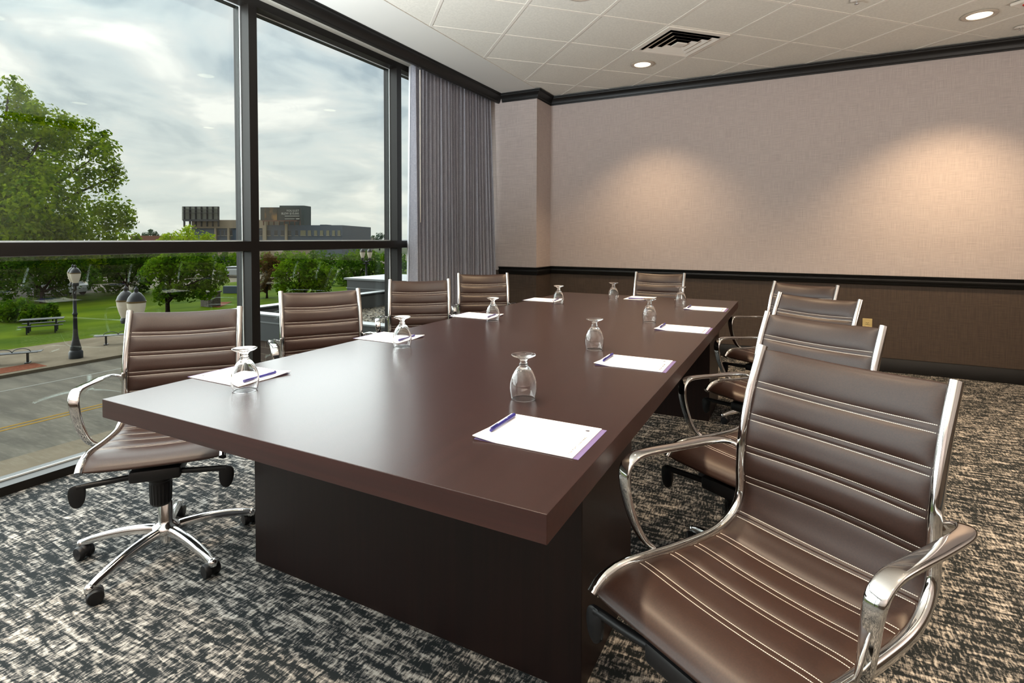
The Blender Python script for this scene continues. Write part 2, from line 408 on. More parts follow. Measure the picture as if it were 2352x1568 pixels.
o = MB().box(-3.278, -3.242, YB+0.02, YC-0.02, 2.925, CEIL-0.002).build('curtain_track', white_metal); tag(o, 'white curtain track in the pocket above the windows', 'curtain track')

# ------------------------------------------------------------------ ceiling fittings
trim_m = mat('satin tan metal', (0.55, 0.48, 0.40, 1), 0.35, 0.2)
def downlight():
    root = empty('ceiling_downlight')
    MB().lathe([(0.078, CEIL-0.0012), (0.082, CEIL-0.007), (0.10, CEIL-0.009), (0.112, CEIL-0.006), (0.115, CEIL-0.0012)], n=40, closed=True).build('trim_ring', trim_m, root, smooth=True, autosmooth=50)
    MB().lathe([(0.0, CEIL-0.0042), (0.078, CEIL-0.0042), (0.078, CEIL-0.0015), (0, CEIL-0.0015)], n=40).build('lens', lens_m, root)
    return root
lights = [(-1.354, 5.352), (1.232, 5.352), (-1.354, 3.63), (1.232, 3.63), (-1.354, 1.904), (1.232, 1.904), (-1.354, 0.18), (1.232, 0.18), (-1.354, -1.54), (1.232, -1.54)]
lab = ['lit round ceiling downlight left of the far end, beside the air vent', 'lit round ceiling downlight at the upper right of the picture, near the far wall',
       'lit round ceiling downlight at the top edge, toward the windows, second from the far wall', 'round ceiling downlight on the right side, second from the far wall']
lab += ['round ceiling downlight over the room, overhead out of frame, row %s' % s for s in ('three by the windows', 'three on the right', 'four by the windows', 'four on the right', 'five by the windows', 'five on the right')]
proto = downlight()
for i, (x, y) in enumerate(lights):
    d = proto if i == 0 else copy_tree(proto)
    d.location = (x, y, 0); tag(d, lab[i], 'ceiling light', 'round downlights in the ceiling')
    L = bpy.data.lights.new('downlight_glow', 'SPOT'); L.energy = LAMP_W; L.spot_size = math.radians(104); L.spot_blend = 0.8; L.shadow_soft_size = 0.07
    L.color = (1.0, 0.72, 0.44) if (x > 0 or y > 3) else (1.0, 0.86, 0.72)
    if x < 0 and y < 3: L.energy = LAMP_W*0.45
    if x > 0: L.energy = LAMP_W*(0.85 if y > 5 else 0.62)
    lo = bpy.data.objects.new('downlight_glow', L); COL.objects.link(lo); lo.parent = d; lo.location = (0, 0, CEIL-0.03)

vx, vy = gx0+2*hs, gy0+hs
v = empty('air_vent', (vx, vy, CEIL), PI/4); tag(v, 'square white louvred air diffuser in the ceiling beside the lit downlight', 'air vent')
def ring(mb, h0, h1, z0, z1, th=0.002):
    # square conical louvre, half sizes h0 (top) h1 (bottom)
    a = [(-1, -1), (1, -1), (1, 1), (-1, 1)]
    vs = [(x*h0, y*h0, z0) for x, y in a]+[(x*h1, y*h1, z1) for x, y in a]+[(x*(h1+0.006), y*(h1+0.006), z1-th) for x, y in a]+[(x*(h0+0.004), y*(h0+0.004), z0) for x, y in a]
    fs = []
    for k in range(4):
        j = (k+1) % 4
        for p in range(4): q = (p+1) % 4; fs.append((p*4+k, p*4+j, q*4+j, q*4+k))
    mb.add(vs, fs)
MB().add([(-.25,-.25,.001),(.25,-.25,.001),(.25,.25,.001),(-.25,.25,.001)], [(0,1,2,3)]).box(-.25, .25, -.25, .25, 0.001, 0.004).build('duct_opening', dark_in, v)
fr = MB()
for x0, x1, y0, y1 in ((-.296, .296, -.296, -.25), (-.296, .296, .25, .296), (-.296, -.25, -.25, .25), (.25, .296, -.25, .25)): fr.box(x0, x1, y0, y1, -0.006, 0.004)
fr.build('outer_frame', white_metal, v)
for h in (0.235, 0.175, 0.115): 
    lv = MB(); ring(lv, h-0.040, h, 0.000, -0.017); lv.build('louvre', white_metal, v)
MB().rbox((0, 0, -0.016), (0.10, 0.10, 0.012), bev=0.003).build('centre_plate', white_metal, v)

sp = empty('sprinkler', (0.373, 4.62, CEIL)); tag(sp, 'small round sprinkler plate at the top edge of the picture', 'sprinkler')
MB().lathe([(0, -0.008), (0.036, -0.006), (0.042, -0.0005), (0, -0.0005)]).build('cover_plate', white_metal, sp, smooth=True, autosmooth=40)
MB().lathe([(0, -0.03), (0.014, -0.03), (0.015, -0.027), (0.005, -0.022), (0.005, -0.008)]).build('deflector', chrome, sp, smooth=True, autosmooth=40)
sq = copy_tree(sp); sq.location = (1.60, 5.80, CEIL); tag(sq, 'small round sprinkler plate by the far wall crown at the right edge', 'sprinkler')
al = empty('fire_alarm', (1.45, 5.19, CEIL), PI/4); tag(al, 'white ceiling fire alarm with a small red light, top right corner', 'fire alarm')
MB().rbox((0, 0, -0.012), (0.12, 0.12, 0.022), bev=0.006).build('housing', white_metal, al)
MB().lathe([(0, -0.035), (0.012, -0.032), (0.014, -0.023)]).build('indicator_light', red_led, al)

ou = empty('wall_outlet', (0.638, YF, 0.43)); tag(ou, 'almond duplex wall outlet on the brown far wall', 'outlet')
MB().rbox((0, -0.004, 0), (0.078, 0.007, 0.124), bev=0.0025).build('cover_plate', beige_pl, ou)
for s in (1, -1):
    a = MB().rbox((0, -0.009, 0.021*s), (0.034, 0.004, 0.028), bev=0.0015).build('socket', beige_pl, ou)
    b = MB()
    for x in (-0.007, 0.007): b.box(x-0.0012, x+0.0012, -0.0118, -0.0108, 0.021*s-0.002, 0.021*s+0.007)
    b.rbox((0, -0.0113, 0.021*s-0.008), (0.004, 0.001, 0.004)); b.build('slots', blackpl, a)

# ------------------------------------------------------------------ table
TZ = 0.75; TX0, TX1, TY0, TY1 = -1.888, -0.388, 0.882, 4.665
tb = empty('conference_table', ((TX0+TX1)/2, (TY0+TY1)/2, 0)); tag(tb, 'long dark espresso wood conference table with a thick top on two pedestals', 'table')
cx, cy = (TX0+TX1)/2, (TY0+TY1)/2
top = MB().rbox((0, 0, TZ-0.0285), (TX1-TX0, TY1-TY0, 0.057), bev=0.0012)
to = top.build('tabletop', wood_top, tb, mats=[wood_top, wood_edge])
for p in to.data.polygons:
    p.material_index = 0 if p.normal.z > 0.7 else 1
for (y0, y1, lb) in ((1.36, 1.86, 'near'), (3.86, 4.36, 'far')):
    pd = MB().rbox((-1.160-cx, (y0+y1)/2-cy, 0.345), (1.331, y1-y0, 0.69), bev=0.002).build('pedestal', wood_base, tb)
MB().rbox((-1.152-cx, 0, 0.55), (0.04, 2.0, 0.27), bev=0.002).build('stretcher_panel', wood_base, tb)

# ------------------------------------------------------------------ goblets
def goblet():
    # upside down: rim on the table, foot on top
    out = [(0.0365, 0.0005), (0.0385, 0.006), (0.0415, 0.022), (0.0425, 0.034), (0.0415, 0.048), (0.0375, 0.066), (0.030, 0.084), (0.0215, 0.096), (0.0150, 0.1025), (0.0128, 0.106),
           (0.0145, 0.1085), (0.0122, 0.1125), (0.0108, 0.1175), (0.0125, 0.1235), (0.020, 0.129), (0.0300, 0.1325), (0.0375, 0.1365), (0.0382, 0.1385), (0.036, 0.1390), (0.020, 0.1375), (0.0, 0.1365)]
    inn = [(0.0, 0.096), (0.010, 0.0955), (0.0195, 0.090), (0.0275, 0.080), (0.0352, 0.064), (0.0392, 0.048), (0.0402, 0.034), (0.0392, 0.022), (0.0364, 0.007), (0.0350, 0.0008)]
    root = empty('water_goblet')
    def smooth(pr):
        return [(p.x, p.z) for p in spline([(a, 0, b) for a, b in pr], 4)]
    pr = smooth(out)[::-1] + smooth(inn)[::-1]
    pr = [(max(r, 0.0), z) for r, z in pr]
    b = MB(); n = 40
    pr2 = smooth(out)+smooth(inn)
    # one closed solid: outer wall from rim to foot, then inner wall from crown back to rim
    outp = smooth(out); inp = smooth(inn)
    b = MB(); vs = []; fs = []
    seq = outp[::-1][0:0]+outp
    b.lathe(outp+[], n=n)          # outer, ends at axis on top
    o1 = len(b.f)
    b2 = MB(); b2.lathe(inp, n=n)
    # drop end caps (rim disc faces) of both lathes
    b.f = [f for f in b.f if len(f) <= 4]; b2.f = [f for f in b2.f if len(f) <= 4]; b.mi = [0]*len(b.f)
    off = len(b.v); no = len(b.v); b.v += b2.v; b.f += [tuple(i+off for i in f) for f in b2.f]
    last = off+(len(inp)-1)*n
    b.f += [(k, (k+1) % n, last+(k+1) % n, last+k) for k in range(n)]
    b.mi = [0]*len(b.f)
    me = bpy.data.meshes.new('glass_body'); me.from_pydata(b.v, [], b.f)
    bm = bmesh.new(); bm.from_mesh(me); bmesh.ops.remove_doubles(bm, verts=bm.verts, dist=1e-5); bmesh.ops.recalc_face_normals(bm, faces=bm.faces); bm.to_mesh(me); bm.free()
    me.materials.append(goblet_m)
    me.polygons.foreach_set('use_smooth', [True]*len(me.polygons))
    bpy.data.objects.remove(root)
    o = bpy.data.objects.new('water_goblet', me); COL.objects.link(o); return o
gl = [(-1.585, 1.150, 'upside-down clear goblet by the nearest pad on the window side'),
      (-1.590, 1.955, 'upside-down clear goblet by the second-nearest pad on the window side'),
      (-1.612, 2.835, 'upside-down clear goblet by the third pad along the window side'),
      (-1.585, 3.800, 'upside-down clear goblet by the farthest pad on the window side'),
      (-1.303, 4.285, 'upside-down clear goblet at the far table end, left of its pad'),
      (-0.748, 4.165, 'upside-down clear goblet by the farthest pad on the right side'),
      (-0.762, 3.240, 'upside-down clear goblet by the third pad along the right side'),
      (-0.790, 2.315, 'upside-down clear goblet by the second-nearest pad on the right side'),
      (-0.740, 1.495, 'largest upside-down clear goblet, beside the nearest pad on the right side')]
gp = goblet()
for i, (x, y, l) in enumerate(gl):
    o = gp if i == 0 else gp.copy()
    if i: COL.objects.link(o)
    o.location = (x, y, TZ); o.rotation_euler = (0, 0, i*0.37); tag(o, l, 'glass', 'upside-down goblets on the table')

# ------------------------------------------------------------------ notepads and pens
def text_mesh(body, size, m, ext=0.0001, align='CENTER'):
    c = bpy.data.curves.new('t', 'FONT'); c.body = body; c.size = size; c.align_x = align; c.align_y = 'CENTER'; c.extrude = ext; c.resolution_u = 2
    o = bpy.data.objects.new('t', c); COL.objects.link(o)
    bpy.context.view_layer.update()
    me = bpy.data.meshes.new_from_object(o.evaluated_get(bpy.context.evaluated_depsgraph_get())); bpy.data.objects.remove(o)
    me.materials.clear(); me.materials.append(m); return me
t_cookie = text_mesh('Your Warm Cookie Awaits', 0.0105, ink)
t_pen = text_mesh('DoubleTree', 0.0062, penprint)
def pad_proto():
    # local: +x toward the sitter (purple strip), origin pad centre on the table
    root = empty('notepad')
    nx, ny = 20, 16; hx, hy = 0.14, 0.106
    def z(x, y):
        c = max(0, (-(x)/hx)-0.55)*max(0, (-y/hy)-0.2)
        d = max(0, (x/hx)-0.8)*max(0, (-y/hy)-0.5)
        return 0.0028+0.014*c*1.3+0.003*d
    vs = []; fs = []
    for lay in (0, 1):
        for i in range(nx+1):
            for j in range(ny+1):
                x = -hx+(2*hx-0.014)*i/nx; y = -hy+2*hy*j/ny; h = z(x, y); vs.append((x, y, h if lay else max(0.0009, h-0.0018)))
    K = (nx+1)*(ny+1)
    for i in range(nx):
        for j in range(ny):
            a = i*(ny+1)+j; fs += [(a, a+1, a+ny+2, a+ny+1), (K+a, K+a+1, K+a+ny+2, K+a+ny+1)]
    bd = [i*(ny+1) for i in range(nx+1)]+[nx*(ny+1)+j for j in range(1, ny+1)]+[i*(ny+1)+ny for i in range(nx-1, -1, -1)]+[j for j in range(ny-1, 0, -1)]
    for k in range(len(bd)): a, b = bd[k], bd[(k+1) % len(bd)]; fs.append((a, b, K+b, K+a))
    MB().add(vs, fs).build('paper_sheets', paper, root, smooth=True, autosmooth=40)
    s = MB().box(-hx+0.004, hx, -hy+0.001, hy-0.001, 0.0, 0.0009).build('backing_card', purple, root); tag(s, 'purple backing card showing as a band on one edge')
    o = bpy.data.objects.new('printed_line', t_cookie); COL.objects.link(o); o.parent = root; o.location = (hx-0.030, -0.030, 0.0030); o.rotation_euler = (0, 0, PI/2)
    lg = MB()
    lg.add([(0.0075*math.cos(a)*(0.55 if math.cos(a) > 0 else 1.0), 0.0052*math.sin(a), 0.0001) for a in [2*PI*k/20 for k in range(20)]], [tuple(range(20))])
    lg.add([(0.007+0.0045*math.cos(a), 0.006+0.0045*math.sin(a), 0.0001) for a in [2*PI*k/20 for k in range(20)]]+[(0.007+0.0041*math.cos(a), 0.006+0.0041*math.sin(a), 0.0001) for a in [2*PI*k/20 for k in range(20)]],
           [(k, (k+1) % 20, 20+(k+1) % 20, 20+k) for k in range(20)])
    l = lg.build('printed_logo', ink, root); l.location = (hx-0.040, 0.073, 0.0030)
    return root
def pen_proto():
    root = empty('ballpoint_pen')
    mt = Matrix.Rotation(PI/2, 4, 'X')
    MB().lathe([(0.0, -0.072), (0.0040, -0.0715), (0.0055, -0.069), (0.0058, -0.060), (0.0056, -0.035), (0.0047, -0.012), (0.0045, 0.045), (0.0043, 0.066), (0.0030, 0.0685), (0, 0.069)], n=20, mtx=mt, c=(0, 0, 0.0058)).build('barrel', penblue, root, smooth=True, autosmooth=50)
    c = MB().rbox((0, -0.048, 0.0122), (0.003, 0.036, 0.0016), bev=0.0006); c.rbox((0, -0.064, 0.0112), (0.003, 0.003, 0.003)); c.build('clip', penblue, root)
    o = bpy.data.objects.new('printed_logo', t_pen); COL.objects.link(o); o.parent = root; o.location = (0.0012, 0.025, 0.0105); o.rotation_euler = (0, 0.25, PI/2)
    return root
pads = [  # x, y, rotation (local +x toward sitter)
    (-1.778, 1.270, PI, 'white notepad nearest on the window side, seen partly through a goblet'),
    (-1.793, 2.102, PI, 'white notepad second along the window side of the table'),
    (-1.803, 2.960, PI, 'white notepad third along the window side of the table'),
    (-1.793, 3.978, PI, 'white notepad farthest on the window side of the table'),
    (-1.130, 4.485, PI/2, 'white notepad on the far end of the table before the end chair'),
    (-0.545, 4.030, 0.0, 'white notepad farthest on the right side of the table'),
    (-0.532, 3.073, 0.0, 'white notepad third along the right side of the table'),
    (-0.555, 2.135, 0.01, 'white notepad second along the right side, one corner curled'),
    (-0.563, 1.240, 0.0, 'largest white notepad, nearest on the right side, with purple edge')]
pl = ['blue ballpoint pen on the nearest window-side notepad', 'blue ballpoint pen on the second window-side notepad', 'blue ballpoint pen on the third window-side notepad', 'blue ballpoint pen on the farthest window-side notepad',
      'blue ballpoint pen on the notepad at the far table end', 'blue ballpoint pen on the farthest right-side notepad', 'blue ballpoint pen on the third right-side notepad', 'blue ballpoint pen on the second right-side notepad', 'blue ballpoint pen with white print on the nearest right-side notepad']
pp, qp = pad_proto(), pen_proto()
for i, (x, y, a, l) in enumerate(pads):
    p = pp if i == 0 else copy_tree(pp); p.location = (x, y, TZ); p.rotation_euler = (0, 0, a); tag(p, l, 'notepad', 'notepads on the conference table')
    q = qp if i == 0 else copy_tree(qp)
    lx, ly, rz = (-0.118, 0.012, 0.02) if i >= 5 else (-0.112, 0.0, 0.07)
    q.location = (x+math.cos(a)*lx-math.sin(a)*ly, y+math.sin(a)*lx+math.cos(a)*ly, TZ+0.0032); q.rotation_euler = (0, 0, a+rz); tag(q, pl[i], 'pen', 'pens on the notepads')

# ------------------------------------------------------------------ chairs
OFF = -0.10
prof_pts = [(.268, .433), (.252, .448), (.225, .459), (.17, .464), (.03, .450), (-.11, .443), (-.185, .453), (-.236, .482), (-.262, .530), (-.262, .60), (-.268, .68), (-.300, .80), (-.350, .917)]
PR = spline([(y+OFF, z, 0) for y, z in prof_pts], 10)
arc = [0.0]
for i in range(1, len(PR)): arc.append(arc[-1]+(PR[i]-PR[i-1]).length)
SL = arc[-1]
def at_arc(s):
    if s <= 0: t = (PR[1]-PR[0]).normalized(); return PR[0]+t*s, t
    for i in range(1, len(PR)):
        if arc[i] >= s:
            k = (s-arc[i-1])/(arc[i]-arc[i-1]); a = PR[max(i-2, 0)]; b = PR[min(i+1, len(PR)-1)]
            return PR[i-1].lerp(PR[i], k), (b-a).normalized()
    return PR[-1].copy(), (PR[-1]-PR[-2]).normalized()
def near_arc(y, z):
    q = Vector((y+OFF, z, 0)); return min(range(len(PR)), key=lambda i: (PR[i]-q).length)
seam_yz = [(.129, .462), (.034, .45), (-.054, .444), (-.146, .446), (-.232, .478), (-.262, .572), (-.263, .655), (-.282, .735), (-.312, .828)]
seams = [arc[near_arc(*q)] for q in seam_yz]
RW = 0.224; SW = 0.2115; GAP = 0.0085
cuts = [-0.0]+seams+[SL-0.004]
mid_seam = seams[4]
def puff(s):
    for a, b in zip(cuts[:-1], cuts[1:]):
        if a <= s <= b:
            aa = a+(GAP if a > 0 else 0.0); bb = b-(GAP if b < SL-0.01 else 0)
            if s < aa: return 0.0022*math.cos((s-a)/GAP*PI/2)**2 if a > 0 else 0
            if s > bb: return 0.0022*math.cos((b-s)/GAP*PI/2)**2
            t = (s-aa)/(bb-aa); return (0.0075 if a > 0 else 0.0035)*(1-abs(2*t-1)**3.2)
    return 0
def sling_pt(s, u, side, th=0.007):
    p, t = at_arc(s); n = Vector((-t.y, t.x, 0))       # in (y,z): points up / forward (front surface)
    if n.y < 0 and abs(t.x) > abs(t.y): n = -n
    # front side normal: rotate tangent so that on the seat it looks up, on the back forward
    n = Vector((t.y, -t.x, 0)); 
    if side > 0: pass
    k = min(1.0, max(0.0, (s-mid_seam)/(SL-mid_seam)*2)) if s > mid_seam else 0
    sag = -(0.010+0.020*k)*(1-u*u)
    ed = 1-abs(u)**10
    h = sag+side*(th*(0.35+0.65*ed)+puff(s)*ed)
    return Vector((u*SW, p.x+n.x*h, p.y+n.y*h))
def sling(s0, s1, endcap_front=False, endcap_top=False):
    ss = [s0]; 
    for a, b in zip(cuts[:-1], cuts[1:]):
        if b <= s0+1e-6 or a >= s1-1e-6: continue
        pts = [a, a+GAP*0.5, a+GAP, a+GAP*1.25]+[a+GAP+(b-a-2*GAP)*k/10 for k in (1, 2, 3, 4, 5, 6, 7, 8, 9)]+[b-GAP*1.25, b-GAP, b-GAP*0.5, b]
        ss += [x for x in pts if s0 < x <= s1]
    ss = sorted(set(round(x, 6) for x in ss)); nu = 22
    us = [math.sin((i/nu-0.5)*PI) for i in range(nu+1)]
    vs = []; fs = []
    loop = [(s, 1) for s in ss]
    if endcap_top:
        loop += [('t', a) for a in (0.5, 0.85, 0.5 - 1e-3)][:0]
    back = [(s, -1) for s in ss[::-1]]
    rows = []
    for s in ss: rows.append([sling_pt(s, u, 1) for u in us])
    def cap_rows(s, sg):
        out = []
        for a in (30, 60, 90, 120, 150):
            r = math.radians(a); row = []
            for u in us:
                A = sling_pt(s, u, 1); B = sling_pt(s, u, -1); c = (A+B)/2; hh = (A-B)/2; p, t = at_arc(s)
                ext = Vector((0, t.x, t.y))*sg*hh.length
                row.append(c+hh*math.cos(r)+ext*math.sin(r))
            out.append(row)
        return out
    if endcap_top: rows += cap_rows(ss[-1], 1)
    for s in ss[::-1]: rows.append([sling_pt(s, u, -1) for u in us])
    if endcap_front: rows += cap_rows(ss[0], -1)[::-1]
    R = len(rows)
    for row in rows: vs += row
    for i in range(R):
        j = (i+1) % R
        for k in range(nu): fs.append((i*(nu+1)+k, i*(nu+1)+k+1, j*(nu+1)+k+1, j*(nu+1)+k))
    return MB().add(vs, fs)
def stitches(which):
    b = MB()
    for s in which:
        for ds in (-GAP*1.02, GAP*1.02):
            n = 104
            for k in range(n):
                u0 = -0.985+1.97*(k+0.14)/n; u1 = -0.985+1.97*(k+0.86)/n
                A = sling_pt(s+ds, u0, 1); B = sling_pt(s+ds, u1, 1); p, t = at_arc(s); nn = Vector((0, t.y, -t.x)); tt = Vector((0, t.x, t.y))
                w = 0.0007; vs = []
                for q in (A, B): vs += [q-tt*w-nn*0.0003, q+tt*w-nn*0.0003, q+tt*w+nn*0.0009, q-tt*w+nn*0.0009]
                b.add(vs, [(0, 1, 2, 3), (4, 5, 6, 7), (0, 1, 5, 4), (1, 2, 6, 5), (2, 3, 7, 6), (3, 0, 4, 7)])
    return b
def oval(rx, ry, n=14): return [(rx*math.cos(2*PI*k/n), ry*math.sin(2*PI*k/n)) for k in range(n)]
def make_chair():
    root = empty('conference_chair')
    seat = sling(0.0, mid_seam, endcap_front=True).build('seat', leather, root, smooth=True)
    stitches(seams[:5]).build('stitching', thread, seat)
    bk = sling(mid_seam, SL-0.004, endcap_top=True).build('backrest', leather, root, smooth=True)
    stitches(seams[5:]).build('stitching', thread, bk)
    for sx in (-1, 1):
        pts = [(sx*RW, p.x, p.y) for p in PR]
        ext = (Vector(pts[0])-Vector(pts[2])).normalized()
        pts = [tuple(Vector(pts[0])+ext*0.006)]+pts+[tuple(Vector(pts[-1])+(Vector(pts[-1])-Vector(pts[-3])).normalized()*0.008)]
        MB().sweep(pts, oval(0.0155, 0.0135, 16), up=(1, 0, 0)).build('side_rail', chrome, root, smooth=True, autosmooth=50)
        # arm: flat polished loop
        A = [(.228, -.272, .622), (.245, -.283, .640), (.272, -.268, .653), (.288, -.215, .660), (.290, -.10, .668), (.289, .03, .679), (.287, .085, .678), (.284, .116, .660), (.280, .124, .625), (.272, .117, .570), (.262, .103, .520), (.250, .086, .484), (.238, .066, .464)]
        P = spline([(sx*x, y+OFF, z) for x, y, z in A], 6)
        ups = []
        for i, p in enumerate(P):
            t = (P[min(i+1, len(P)-1)]-P[max(i-1, 0)]).normalized(); ups.append(Vector((1, 0, 0)) if abs(t.x) < 0.8 else Vector((0.3, 0, 1)))
        n = len(P); sc = []
        for i in range(n):
            f = i/(n-1)
            wd = 0.022 if f > 0.85 else 0.026 if f < 0.1 else 0.034
            if 0.1 <= f < 0.25: wd = 0.026+(f-0.1)/0.15*0.010
            if 0.25 <= f <= 0.62: wd = 0.036
            if f > 0.62: wd = 0.036-(f-0.62)/0.38*0.014
            sc.append((1, wd/0.034))
        # section: a = thickness, b = width (along "up" = lateral)
        sect = [(0.0068*math.copysign(abs(math.cos(q))**0.6, math.cos(q)), 0.017*math.copysign(abs(math.sin(q))**0.6, math.sin(q))) for q in [2*PI*k/16 for k in range(16)]]
        vs_up = [Vector((sx*1, 0, 0))]*n
        # blend the "up" at the back so that the strap turns round the rail
        vs_up = []
        for i in range(n):
            f = i/(n-1); k = max(0, 1-f/0.22)
            vs_up.append(Vector((sx*(1-k*0.35), -k*0.6, 0.15*k)))
        MB().sweep(P, sect, ups=vs_up, scales=sc).build('armrest', chrome, root, smooth=True, autosmooth=60)
    # spreader under the seat
    sp_ = MB()
    for y, z in ((0.10, 0.436), (-0.08, 0.424)):
        sp_.sweep([(-RW, y+OFF, z+0.006), (-RW*0.8, y+OFF, z-0.010), (0, y+OFF, z-0.024), (RW*0.8, y+OFF, z-0.010), (RW, y+OFF, z+0.006)], oval(0.015, 0.006), up=(0, 0, 1))
    sp_.build('seat_spreader', alu, root, smooth=True, autosmooth=60)
    # back tension bar high behind the sling
    MB().sweep([(-RW, -.275+OFF, .70), (-RW*0.7, -.300+OFF, .700), (0, -.318+OFF, .70), (RW*0.7, -.300+OFF, .70), (RW, -.275+OFF, .70)], oval(0.007, 0.007), up=(0, 0, 1)).build('back_bar', alu, root, smooth=True, autosmooth=60)
    m = MB(); m.rbox((0, 0.045, 0.385), (0.165, 0.23, 0.045), bev=0.010); m.rbox((0, 0.0, 0.362), (0.085, 0.10, 0.03), bev=0.006)
    mech = m.build('tilt_mechanism', blackpl, root, smooth=True, autosmooth=40)
    for sx in (-1, 1):
        l = MB().tube([(sx*0.06, 0.13, 0.382), (sx*0.15, 0.145, 0.380), (sx*0.235, 0.155, 0.378)], 0.0105, 10)
        q = Matrix.Rotation(sx*0.35, 4, 'Y')
        pd = [(0.0, 0.022), (0.024, 0.019), (0.037, 0.004), (0.038, -0.022), (0.030, -0.050), (0.014, -0.062), (-0.004, -0.052), (-0.012, -0.026), (-0.012, 0.006)]
        pd = [(q.x, q.y) for q in spline([(a, b, 0) for a, b in pd+pd[:1]], 4)][:-1]
        n = len(pd); vs = []
        for yy, k in ((-0.007, 0.88), (-0.004, 1.0), (0.004, 1.0), (0.007, 0.88)):
            vs += [Vector((sx*(0.222+0.013+(a-0.013)*k), 0.156+yy, 0.366-0.02+(b+0.02)*k)) for a, b in pd]
        fs = [tuple(range(n)), tuple(range(3*n, 4*n))]
        for r_i in range(3): fs += [(r_i*n+k, r_i*n+(k+1) % n, (r_i+1)*n+(k+1) % n, (r_i+1)*n+k) for k in range(n)]
        l.add(vs, fs)
        l.build('paddle_lever', blackpl, root, smooth=True, autosmooth=45)
    k = MB(); pr = [(0, 0.240), (0.031, 0.242), (0.036, 0.250), (0.039, 0.325), (0.037, 0.329), (0.037, 0.333), (0.040, 0.337), (0.041, 0.366)]
    n = 40; 
    for r, z in pr:
        for a in range(n):
            rr = r*(1 if (z < 0.245 or z > 0.327) else (1.0 if a % 2 else 0.94)); k.v.append((rr*math.cos(2*PI*a/n), 0.072+rr*math.sin(2*PI*a/n), z))
    for i in range(len(pr)-1):
        for a in range(n): k.f.append((i*n+a, i*n+(a+1) % n, (i+1)*n+(a+1) % n, (i+1)*n+a)); k.mi.append(0)
    k.build('tension_knob', blackpl, root, smooth=True, autosmooth=25)
    MB().lathe([(0, 0.11), (0.014, 0.11), (0.014, 0.36), (0, 0.36)], n=24).build('gas_lift', chrome, root, smooth=True, autosmooth=50)
    MB().lathe([(0, 0.045), (0.019, 0.045), (0.020, 0.075), (0.026, 0.078), (0.046, 0.088), (0.050, 0.100), (0.046, 0.114), (0.032, 0.124), (0.0265, 0.135), (0.0255, 0.205), (0.022, 0.210), (0, 0.210)], n=32).build('base_hub', alu, root, smooth=True, autosmooth=50)
    # star base
    lp = [(0.030, 0.112), (0.07, 0.114), (0.14, 0.110), (0.21, 0.099), (0.27, 0.084), (0.30, 0.074), (0.318, 0.066)]
    a0 = math.radians(90-33)
    for j in range(5):
        a = a0+2*PI*j/5+PI; a = math.radians(57)+2*PI*j/5
        dr = Vector((math.cos(a), math.sin(a), 0))
        P = spline([(dr.x*r, dr.y*r, z-0.012) for r, z in lp], 4)
        sect = [(0.0, 0.013), (0.008, 0.0115), (0.013, 0.006), (0.0145, -0.004), (0.0150, -0.013), (0.009, -0.011), (0, -0.008), (-0.009, -0.011), (-0.0150, -0.013), (-0.0145, -0.004), (-0.013, 0.006), (-0.008, 0.0115)]
        sc = [(1.25-0.35*i/(len(P)-1), 1.15-0.35*i/(len(P)-1)) for i in range(len(P))]
        lg = MB().sweep(P, sect, scales=sc)
        lg.lathe([(0, 0.050), (0.0150, 0.050), (0.0160, 0.060), (0.0145, 0.069), (0.008, 0.074), (0, 0.075)], c=(dr.x*0.312, dr.y*0.312, -0.006), n=16)
        leg = lg.build('base_leg', alu, root, smooth=True, autosmooth=50)
        cs = MB(); ca = a+0.9+0.8*math.sin(j*2.3); ax = Vector((math.cos(ca), math.sin(ca), 0)); tr = Vector((-ax.y, ax.x, 0))
        c = dr*0.312+tr*0.014
        mt = Matrix((( ax.x, 0, ax.x*0, 0), (0, 0, 0, 0), (0, 0, 0, 0), (0, 0, 0, 1)))
        mt = Vector((0, 0, 1)).rotation_difference(ax).to_matrix().to_4x4()
        for s in (-1, 1):
            pr = [(0, 0.006), (0.022, 0.006), (0.0255, 0.009), (0.0255, 0.022), (0.022, 0.0265), (0, 0.0280)]
            cs.lathe([(r, z*s) for r, z in pr], c=tuple(c+Vector((0, 0, 0.0262))), n=24, mtx=mt)
        cs.lathe([(0, -0.014), (0.020, -0.014), (0.024, -0.010), (0.024, 0.010), (0.020, 0.014), (0, 0.014)], c=tuple(c+Vector((0, 0, 0.0295))), n=20, mtx=mt)
        cs.lathe([(0.0, 0.030), (0.011, 0.032), (0.0135, 0.040), (0.012, 0.046), (0, 0.047)], c=tuple(dr*0.312), n=14)
        cs.build('caster', blackpl, leg, smooth=True, autosmooth=45)
    return root
import math as _m
CH = [  # x, y (fitted for the un-shifted profile origin), facing angle, seat lift, label
 (-0.057, 1.262, -2.099, .022, 'brown ribbed leather chair with chrome frame, largest, in the right foreground'),
 (-0.076, 2.150, -2.095, .010, 'brown ribbed leather chair directly behind the foreground chair, right side'),
 (-0.066, 3.122, -2.139, .010, 'brown ribbed leather chair third along the right side of the table'),
 (-0.086, 4.115, -2.054, .004, 'brown ribbed leather chair farthest along the right side, nearest the outlet'),
 (-1.113, 4.835, -1.537, .001, 'brown ribbed leather chair alone at the far end of the table'),
 (-2.265, 1.303, -0.727, -.011, 'brown ribbed leather chair nearest on the window side, its chrome star base in view'),
 (-2.282, 2.178, -0.620, .004, 'brown ribbed leather chair second on the window side, by the dark mullion'),
 (-2.366, 3.105, -0.918, .002, 'brown ribbed leather chair third on the window side, before the curtain edge'),
 (-2.336, 4.002, -0.942, .000, 'brown ribbed leather chair farthest on the window side, in front of the curtain')]
chair0 = make_chair()
